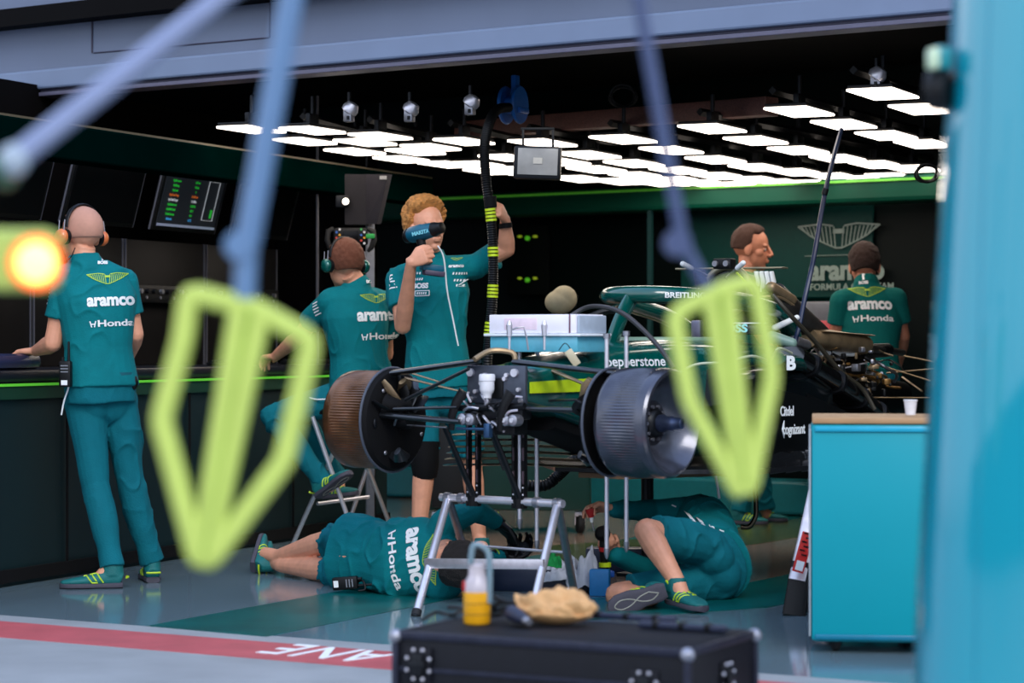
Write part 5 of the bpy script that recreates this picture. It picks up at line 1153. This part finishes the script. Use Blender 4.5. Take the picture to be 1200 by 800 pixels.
# ------------------------------------------------------------------ measuring rig with white box on the nose
t = thing('alignment_rig', 'White lidded box on a pale blue tray with chrome rods over the car nose', 'rig', at(660, 415, 10.2))
def BX(name, x0, y0, z0, x1, y1, z1, mt, bev=.004):
    m = MB(); m.box(((x0+x1)/2, (y0+y1)/2, (z0+z1)/2), (x1-x0, y1-y0, z1-z0), None, bev); me = m.mesh(name); me.transform(Matrix.Translation(CO) @ Matrix.Rotation(-TH, 4, 'Z')); return put(name, me, mt, t)
pw = mat('white translucent box', (240, 236, 244), .3, var=.02)
BX('lid', -.21, .18, 1.175, .235, .40, 1.255, pw); BX('end_cap', .237, .19, 1.175, .25, .40, 1.25, mat('pale grey plastic', (170, 182, 196), .3))
BX('tray_rim', -.23, .165, 1.162, .27, .41, 1.174, mat('white rim', (226, 232, 238), .4)); BX('tray', -.205, .18, 1.095, .245, .40, 1.162, mat('pale blue plastic', (96, 182, 204), .3, coat=.4))
BX('label', -.13, .178, 1.19, .04, .181, 1.24, mat('pinkish label', (236, 214, 226), .4)); BX('corner_post', .205, .175, 1.175, .212, .18, 1.255, mat('plum edge', (110, 70, 90), .4))
for a_, y0, y1, D in ((711, 393, 655, 10.0), (734, 390, 647, 10.12), (629, 393, 645, 10.5), (609, 393, 620, 10.38)):
    A_, B_ = at(a_, y0, D), at(a_, y1, D); m = MB(); m.cyl(A_, B_+V((0, 0, .03)), .0095); p_ = put('rod', m, CHROME, t)
    m = MB(); m.loft([B_+V((0, 0, .045)), B_+V((0, 0, .03)), B_+V((0, 0, .01)), B_], [.0125, .012, .008, .003], n=12); put('rod_tip', m, STEEL, p_)
    m = MB(); m.cyl(A_+V((0, 0, -.012)), A_+V((0, 0, .008)), .015); put('rod_collar', m, STEEL, p_)
for px, py0, py1, D in ((597, 376, 412, 10.0), (638, 376, 410, 10.05)):
    m = MB(); A_, B_ = at(px, py0, D), at(px, py1, D); m.loft([A_, A_.lerp(B_, .12), A_.lerp(B_, .13), A_.lerp(B_, .5), A_.lerp(B_, .52), B_], [.008, .012, .014, .011, .006, .005], n=14); put('dial_probe', m, CHROME, t)
m = MB(); m.tube([at(598, 387, 10), at(605, 384, 10), at(614, 383, 10), at(617, 395, 10), at(619, 410, 10)], .004, n=7); put('cranked_arm', m, STEEL, t)
m = MB(); m.box(at(671, 419, 10.0), (.035, .02, .075), Matrix.Rotation(-.6, 3, 'Y'), .004); solo('transponder', m, mat('cream unit', (190, 180, 150), .4), 'Small cream sensor box hanging on wires beside the white lidded box', 'sensor')
for i in range(4):
    m = MB(); m.tube([at(655-6*i, 410, 10.03), at(662-4*i, 402, 10.0), at(668-2*i, 408, 10.0), at(669, 415, 10.0)], .002, smooth=4, n=5)
    if i == 0: wr_ = m
solo('sensor_wire', wr_, BLACK, 'Thin black wires looping from the cream sensor box to the nose', 'wire')
# hooked chrome pipe below the car at right
m = MB(); m.tube([at(884, 560, 11.2), at(886, 590, 11.2), at(885, 606, 11.2), at(878, 617, 11.2), at(868, 617, 11.2)], .012, smooth=5, n=10); solo('jack_handle', m, mat('dark chrome', (90, 80, 66), .2, 1.), 'Dark chrome hooked pipe hanging below the car behind the right yellow frame', 'pipe')
m = MB(); m.cyl(at(839, 556, 11.3), at(843, 584, 11.3), .007); solo('drip_rod', m, CHROME, 'Thin silver rod under the car left of the hooked chrome pipe', 'rod')
# floor jack posts carrying the car behind the trestle
for i, (x, y) in enumerate(((-.35, 1.7), (.0, 3.0))):
    c = MI.inverted() @ V((x, y, 0)); t = thing('axle_stand', ['Black axle stand under the cockpit, behind the person curled at the right', 'Black axle stand under the gearbox, behind the teal cabinet'][i], 'stand', c, 0, 'stands under the rear of the car')
    m = MB(); m.box(c+V((0, 0, .01)), (.22, .22, .02), -TH, .004); put('base_plate', m, DARKM, t)
    m = MB(); m.cyl(c+V((0, 0, .02)), c+V((0, 0, .53)), .03); put('post', m, DARKM, t)
# ------------------------------------------------------------------ right: teal cabinet on castors
CY = mat('bright teal enamel', (0, 146, 160), .45, var=.02, scale=3, spec=.3)
t = thing('tool_cabinet', 'Bright teal tool cabinet with tan top standing on castors at the right', 'cabinet', (at(1010, 780, 8.9).x, 8.9, 0))
D = 8.75; pa, pb = at(950, 752, D), at(1130, 752, D-.05); zb, zt = at(950, 752, D).z, at(950, 496, D).z
wd = pb.x-pa.x; CR = -.125; RC = Matrix.Rotation(CR, 3, 'Z')
def cb_(x, y, z): return V((pa.x, D, 0))+RC@V((x, y, 0))+V((0, 0, z))
m = MB(); m.box(cb_(wd/2, .28, (zb+zt)/2), (wd, .56, zt-zb), CR, .02); put('body', m, CY, t)
m = MB(); m.box(cb_(wd/2, .28, zt+.010), (wd-.01, .56, .022), CR, .005); put('worktop', m, mat('tan worktop', (170, 132, 92), .5, var=.1, scale=6), t)
m = MB(); m.box(cb_(wd/2, -.004, zt-.02), (wd-.03, .012, .02), CR, .005); put('handle_rail', m, mat('teal rail', (20, 160, 190), .3), t)
m = MB(); m.box(cb_(wd/2, -.002, zb+.02), (wd-.03, .012, .02), CR, .005); put('lower_rail', m, mat('dark teal rail', (0, 112, 140), .35), t)
m = MB(); m.box(cb_(-.003, .27, (zb+zt)/2), (.008, .53, zt-zb-.04), CR, .003); put('side_edge', m, mat('pale grey side', (150, 160, 166), .45), t)
for cx, cy in ((at(980, 780, 8.8).x, 8.82), (at(1062, 770, 9.2).x, 9.25)):
    m = MB(); m.lathe([(.015, -.012), (.048, -.011), (.052, -.006), (.052, .006), (.048, .011), (.015, .012)], (cx, cy, .052), (1, .1, 0), 28); w_ = put('castor_wheel', m, RUBB, t)
    m = MB(); m.box((cx, cy, .112), (.05, .06, .03), 0, .004); m.box((cx-.02, cy, .08), (.005, .035, .06)); m.box((cx+.02, cy, .08), (.005, .035, .06)); put('castor_fork', m, CHROME, t)
t = thing('paper_cup', 'Small white cup standing on the tan top of the teal cabinet', 'cup', (at(1067, 490, 8.9).x, 8.9, zt+.027))
m = MB(); o = V((at(1067, 490, 8.9).x, 8.9, zt+.027)); m.lathe([(.018, 0), (.024, .05), (.027, .052), (.026, .056)], o, (0, 0, 1)); put('cup', m, mat('white plastic', (222, 222, 226), .4), t)
m = MB(); m.lathe([(.0272, .018), (.0235, .03), (.0272, .03)], o, (0, 0, 1)); m.bm.free()
# ladder foot behind it
t = thing('step_ladder', 'Aluminium ladder rail with black foot and red sticker left of the teal cabinet', 'ladder', onz(935, 688, 0))
A_, B_ = at(934, 680, 9.95), at(961, 560, 10.1)
for off in (0, .10):
    o_ = V((off, off*1.2, 0)); m = MB(); d_ = (B_-A_); m.loft([A_+o_, A_+o_+d_*1.6], [(.036, .014), (.036, .014)], side=(1, -.2, 0), sq=.7, n=16); put('rail', m, mat('brushed flat bar', (205, 200, 205), .35, .8, var=.1), t)
    m = MB(); m.loft([V((A_.x-.012, A_.y, .0))+o_, A_+o_+d_*.18], [(.05, .025), (.042, .02)], side=(1, -.2, 0), sq=.6, n=16); put('foot', m, BLACK, t)
Rr = Matrix.Rotation(math.atan2(B_.x-A_.x, B_.z-A_.z), 3, 'Y')
m = MB(); c = at(941, 647, 9.88); m.box(c, (.048, .006, .17), Rr, .001); st_ = put('sticker', m, mat('red sticker', (206, 40, 34), .45), t)
m = MB(); m.box(c+V((-.014, -.005, -.055)), (.032, .003, .04), Rr); put('sticker_panel', m, WHITE, st_)
m = MB(); [m.box(c+Rr@V((.012*(k % 2)-.006, -.005, .08-.018*k)), (.022, .003, .006), Rr) for k in range(6)]; me_ = m; put('sticker_print', me_, BLACK, st_)
# ------------------------------------------------------------------ flight case in the foreground
D0 = 6.35
z1 = .345
c0 = at(480, 742, 6.25); P1 = V((c0.x, c0.y, 0)); P2 = V((at(842, 772, 5.75).x, 5.75, 0)); P3 = V((at(900, 742, 6.3).x, 6.3, 0))
P1 = V((-.32, 6.59, 0)); P2 = V((.455, 6.19, 0)); dx = (P2-P1); w_ = dx.length; a_ = math.atan2(dx.y, dx.x); ux = dx.normalized(); uy = V((-ux.y, ux.x, 0)); dep = .47
def top_at(py, Y): return EYE-(py-HZ)*Y/F
zt2 = .34
t = thing('flight_case', 'Black flight case with metal edges and butterfly latches in the foreground', 'case', P1.lerp(P2, .5)+uy*dep/2)
Rc = Matrix.Rotation(a_, 3, 'Z'); cc = P1.lerp(P2, .5)+uy*dep/2
NAVY = mat('black blue laminate', (10, 11, 19), .5, spec=.25, var=.2, scale=40, bump=.1, bscale=200)
m = MB(); m.box(cc+V((0, 0, zt2/2)), (w_, dep, zt2-.02), Rc, .006); body_ = put('shell', m, NAVY, t)
m = MB(); m.box(cc+V((0, 0, zt2-.004)), (w_-.03, dep-.03, .012), Rc, .003); put('lid', m, mat('dark case top', (12, 13, 20), .7, spec=.2, var=.3, scale=12, bump=.6, bscale=30), t)
ALU = mat('case extrusion', (46, 48, 62), .45, .7, var=.2, scale=30)
def cpt(x, y, z): return P1+ux*x+uy*y+V((0, 0, z))
for a__, b__ in (((0, 0), (w_, 0)), ((w_, 0), (w_, dep)), ((0, 0), (0, dep)), ((0, dep), (w_, dep))):
    A_, B_ = cpt(*a__, zt2-.008), cpt(*b__, zt2-.008); d_ = B_-A_; m = MB(); m.box((A_+B_)/2, (d_.length, .014, .022), math.atan2(d_.y, d_.x), .004); put('edge_extrusion', m, ALU, t)
for x, y in ((0, 0), (w_, 0), (w_, dep)):
    m = MB(); A_ = cpt(x, y, 0); m.box(A_+V((0, 0, zt2/2)), (.02, .02, zt2-.03), Rc, .005); put('corner_extrusion', m, ALU, t)
    m = MB(); m.ell(A_+V((0, 0, zt2-.012)), .020); put('ball_corner', m, STEEL, t)
m = MB(); A_, B_ = cpt(0, -.001, zt2-.10), cpt(w_, -.001, zt2-.10); m.box((A_+B_)/2, (w_, .008, .012), a_, .002); put('lid_seam', m, ALU, t)
def latch(x, y, fn):
    o_ = fn(x, y); nrm = -uy if fn is FRt else ux; tx_ = ux if fn is FRt else uy; Rl = Matrix((tx_, -nrm, V((0, 0, 1)))).transposed()
    m = MB(); m.box(o_, (.082, .008, .094), Rl, .003); l_ = put('latch', m, mat('black latch dish', (28, 28, 34), .35, .7), t)
    m = MB(); m.box(o_+nrm*.008, (.034, .012, .06), Rl, .004); m.box(o_+nrm*.014, (.05, .006, .02), Rl, .003); put('latch_turn', m, DARKM, l_)
    for i in range(8):
        an = 2*math.pi*i/8+.39; m = MB(); m.ell(o_+nrm*.005+tx_*.038*math.cos(an)+V((0, 0, .043*math.sin(an))), .0055, sub=2); put('rivet', m, CHROME, l_)
def FRt(x, z): return cpt(x, -.004, z)
def SDt(y, z): return cpt(w_+.004, y, z)
latch(.075, zt2-.085, FRt); latch(w_-.12, zt2-.105, FRt); latch(dep*.55, zt2-.105, SDt)
zt3 = zt2+.004
def oncase(px, py):
    Yl = (EYE-zt3)*F/(py-HZ); return V(((px-600)*Yl/F, Yl, zt3))
# spray bottle with pump
o = oncase(559, 730); t = thing('pump_bottle', 'Yellow banded bottle with clear pump top and grey handle on the flight case', 'bottle', o)
YEL = mat('yellow plastic', (238, 170, 20), .4)
m = MB(); m.lathe([(.036, .0), (.0385, .004), (.0385, .088), (.036, .09)], o, (0, 0, 1), 32); b_ = put('bottle', m, YEL, t)
for h in (.028, .058): m = MB(); m.tube([o+V((.0388*math.cos(q), .0388*math.sin(q), h)) for q in [2*math.pi*k/32 for k in range(32)]], .0012, n=5, close=True); put('dark_line', m, mat('brown line', (110, 70, 20), .5), b_)
m = MB(); m.lathe([(.037, .09), (.036, .118), (.028, .128), (.024, .14), (.024, .165), (.015, .17)], o, (0, 0, 1), 32); put('clear_top', m, mat('frosted clear plastic', (190, 180, 184), .2, var=.1, scale=40), t)
m = MB(); m.box(o+V((-.034, -.01, .105)), (.014, .012, .03), 0, .004); put('red_valve', m, mat('red plastic', (178, 34, 34), .4), t)
m = MB(); m.tube([o+V((.034, -.02, .06)), o+V((.036, -.02, .14)), o+V((.03, -.02, .205)), o+V((-.008, -.02, .222)), o+V((-.018, -.015, .17))], .0085, smooth=5, n=10); put('handle', m, mat('blue grey handle', (116, 140, 150), .4), t)
# leather glove / chamois
def rumple(name, lab, c, sx_, sy_, h, mt, seed, cat, rz=0):
    m = MB(); m.ell((0, 0, 0), 1, sub=5); 
    for v in m.bm.verts:
        q = v.co*1.6+V((seed, 0, 0)); n_ = noise.noise(q)+.55*noise.noise(q*2.4)
        f_ = 1+.24*n_; v.co = V((v.co.x*f_*sx_, v.co.y*f_*sy_, max(0, (v.co.z*.5+.5)*h*(1+.5*n_))))
        x, y = v.co.x, v.co.y; v.co.x, v.co.y = x*math.cos(rz)-y*math.sin(rz), x*math.sin(rz)+y*math.cos(rz)
        v.co += V(c)
    return solo(name, m, mt, lab, cat, ang=180)
TANL = mat('tan leather', (214, 166, 112), .7, var=.12, scale=20, bump=.3, bscale=80)
rumple('leather_cloth', 'Crumpled tan leather cloth lying on the flight case', oncase(650, 731), .115, .06, .085, TANL, 3.3, 'cloth', -.2)
# black airline and blow gun
t = thing('air_gun', 'Dark blue air gun with coiled black hose on the flight case beside the yellow bottle', 'air gun', oncase(612, 735))
c = oncase(612, 735); m = MB(); m.loft([c+V((-.03, .06, .035)), c+V((-.01, .02, .03)), c+V((.01, -.01, .022))], [.022, .02, .013], n=14); put('grip', m, mat('navy rubber', (30, 38, 62), .5), t)
m = MB(); m.cyl(c+V((.008, -.008, .022)), c+V((.02, -.03, .018)), .012, .010); put('nozzle', m, STEEL, t)
m = MB(); c = oncase(592, 728); pts = []
for k in range(49):
    th = 2*math.pi*k/16; pts.append(c+V((.045*math.cos(th)+.004*k/10, .035*math.sin(th), .012+.014*(k/16)+.012*math.sin(th*1.3)+.01)))
m.tube(pts, .006, n=7); put('hose_coil', m, BLACK, t)
# black rail bars and cable on top of the case
for i, (px, py, l_, lab) in enumerate(((735, 727, .30, 'Black ratchet bar lying on the flight case right of the tan cloth'), (800, 738, .26, 'Black tool bar lying at the right rear of the flight case'))):
    c = oncase(px, py); t = thing('tool_bar', lab, 'tool', c, a_, 'tools on the flight case')
    m = MB(); m.box((0, 0, .010), (l_, .03, .018), None, .005); put('bar', m, mat('navy rubber', (30, 38, 62), .5), t, local=True)
    for k in (-1, 0, 1): m = MB(); m.box((k*l_*.3, 0, .012), (.018, .034, .022), None, .004); put('block', m, BLACK, t, local=True)
m = MB(); c = oncase(520, 722); m.tube([oncase(495, 728)+V((0, 0, .006)), oncase(512, 720)+V((0, 0, .007)), oncase(530, 724)+V((0, 0, .007)), oncase(541, 716)+V((0, 0, .007)), oncase(525, 714)+V((0, 0, .007))], .006, smooth=6, n=7); solo('black_cable', m, BLACK, 'Short black cable lying on the left end of the flight case', 'cable')
# ------------------------------------------------------------------ large teal panel at the right edge
D = 4.3
t = thing('teal_tower', 'Tall glossy teal curved housing filling the right edge of the view', 'housing', (at(1160, 800, D).x, D+.2, 0))
TG = mat('glossy teal housing', (0, 144, 164), .35, var=.02, scale=2, coat=1., coat_ior=1.75, spec=.2)
m = MB(); rings = []
path = []; rr = []
for py in (-260, -100, 60, 220, 380, 540, 700, 860, 1140):
    xl = 1140-.060*(py) if py < 800 else 1092
    L_ = at(xl, py, D); hw = .27; path.append(V((L_.x+hw, D+.18, L_.z))); rr.append((hw, .18))
m.loft(path, rr, side=X1, sq=.25, n=44); put('shell', m, TG, t, ang=60)
m = MB(); A_ = at(1152, -200, D-.02); m.tube([at(1163, -100, 4.125), at(1150, 300, 4.12), at(1143, 800, 4.12)], .0015, n=5); put('seam', m, mat('teal seam line', (10, 120, 146), .3), t)
t = thing('flood_lamp', 'Pale teal lamp head with black round hood beside the top of the teal housing', 'lamp', at(1098, 84, 4.45))
m = MB(); m.box(at(1102, 69, 4.45), (.04, .04, .046), .2, .012); put('head', m, mat('lamp teal', (30, 140, 150), .4), t)
m = MB(); m.box(at(1093, 69, 4.42), (.016, .036, .040), .2, .006); put('front_glass', m, mat('pale lime glass', (206, 226, 190), .3), t)
m = MB(); m.lathe([(.01, -.02), (.035, -.019), (.040, 0), (.035, .02), (.01, .024)], at(1101, 106, 4.45), (1, -.6, 0)); put('hood', m, BLACK, t)
m = MB(); m.box(at(1120, 92, 4.45), (.06, .03, .02), 0, .004); put('bracket', m, DARKM, t)
# ------------------------------------------------------------------ overhead boom markers (strongly out of focus)
LM = mat('lime foam', (188, 206, 98), .65, var=.04, scale=20, bump=.2, bscale=60); LM2 = mat('darker lime foam', (160, 186, 78), .65, var=.05, scale=20)
BP = mat('blue grey tube', (92, 124, 160), .4, var=.05)
def marker(lab, D, outer, mid, pole, rad, grp):
    lo = at(*mid[1], D); t = thing('position_marker', lab, 'marker', lo, 0, grp)
    dv = V((0, .03, 0))
    m = MB(); pts = [at(x, y, D) for x, y in outer]
    m.loft(pts, [(.019*rad*1.0, .016)]*len(pts), side=(0, 1, 0), sq=.3, n=12, close=True); m.bm.free()
    m = MB(); sp = []; N_ = len(outer)
    for i in range(N_):    # slightly rounded corners
        p0, p1, p2 = V(outer[i-1]+(0,)), V(outer[i]+(0,)), V(outer[(i+1) % N_]+(0,))
        r_ = 10
        a__ = p1+(p0-p1).normalized()*r_; b__ = p1+(p2-p1).normalized()*r_
        for q in (0, .5, 1): sp.append(a__*(1-q)**2+p1*2*q*(1-q)+b__*q*q)
    m.loft([at(p.x, p.y, D) for p in sp], [(.014, .018*rad)]*len(sp), side=(0, 1, 0), sq=.4, n=12, close=True); put('frame', m, LM, t)
    A_, B_ = at(*mid[0], D), at(*mid[1], D); s_ = V((.021*rad, 0, 0))
    m = MB(); m.loft([A_-s_*.9, B_-s_*.35], [(.018*rad, .016), (.016*rad, .016)], side=X1, sq=.4, n=12); put('left_blade', m, LM, t)
    m = MB(); m.loft([A_+s_*.9, B_+s_*.35], [(.018*rad, .016), (.016*rad, .016)], side=X1, sq=.4, n=12); put('right_blade', m, LM, t)
    m = MB(); m.loft([A_+V((0, -.004, 0)), B_+V((0, -.004, 0))], [(.006*rad, .016), (.005*rad, .016)], side=X1, n=8); put('centre_groove', m, LM2, t)
    pts = [at(*p, D) for p in pole]
    for i in range(len(pts)-1): m = MB(); m.cyl(pts[i], pts[i+1], pole_r[i]); put('pole', m, BPm, t)
    j = pts[1]; m = MB(); m.cyl(j+V((-.008, -.02, 0)), j+V((-.008, .02, 0)), .020); put('joint', m, BPm, t)
    return t
pole_r = [.017, .015]; BPm = BP
marker('Left blurred lime arrow-shaped frame hanging from a blue-grey pole', 3.2, [(222, 343), (300, 362), (365, 398), (333, 540), (246, 657), (232, 655), (189, 492), (214, 400)], [(294, 362), (240, 650)], [(352, -60), (289, 288), (286, 350)], .8, 'lime frames hanging in the foreground')
pole_r = [.010, .010]; BPm = mat('navy tube', (58, 72, 108), .5, var=.05)
marker('Right blurred lime arrow-shaped frame hanging from a dark blue pole', 3.5, [(800, 362), (850, 338), (885, 330), (905, 440), (878, 575), (866, 578), (808, 470), (790, 372)], [(842, 345), (872, 565)], [(738, -60), (800, 285), (830, 340)], .72, 'lime frames hanging in the foreground')
# diagonal boom
t = thing('boom_pole', 'Blurred grey pole slanting across the top left corner', 'pole', at(20, 188, 4.0))
m = MB(); m.loft([at(18, 186, 3.1), at(300, -35, 3.4)], [.016, .016], n=18); put('tube', m, mat('pale grey tube', (128, 138, 166), .4, .2), t)
m = MB(); m.ell(at(16, 188, 3.1), (.020, .020, .022)); put('end_joint', m, mat('pale joint', (156, 170, 182), .35), t)
m = MB(); m.loft([at(-20, 200, 3.1), at(16, 190, 3.1)], [.014, .014], n=14); m.ell(at(6, 205, 3.12), .018); put('green_sleeve', m, mat('dark green sleeve', (40, 96, 70), .5), t)
# lime box with orange lamp
t = thing('signal_lamp', 'Blurred lime box with glowing orange lamp at the left edge', 'lamp', at(20, 345, 4.0))
m = MB(); m.box(at(5, 305, 3.26), (.155, .06, .085), 0, .02); put('case', m, LM, t)
m = MB(); m.lathe([(.0, -.0), (.026, .0), (.027, .010), (.022, .02), (.010, .026), (.001, .027)], at(44, 308, 3.235), (0, -1, 0), 32); put('lens', m, mat('glowing amber lens', (255, 180, 110), .3, emit=(255, 150, 70), es=7.), t)
m = MB(); m.lathe([(.027, .0), (.034, .0), (.036, .010), (.029, .010)], at(44, 308, 3.234), (0, -1, 0), 32); put('lens_ring', m, mat('orange ring', (240, 120, 50), .4, emit=(255, 110, 40), es=.8), t)
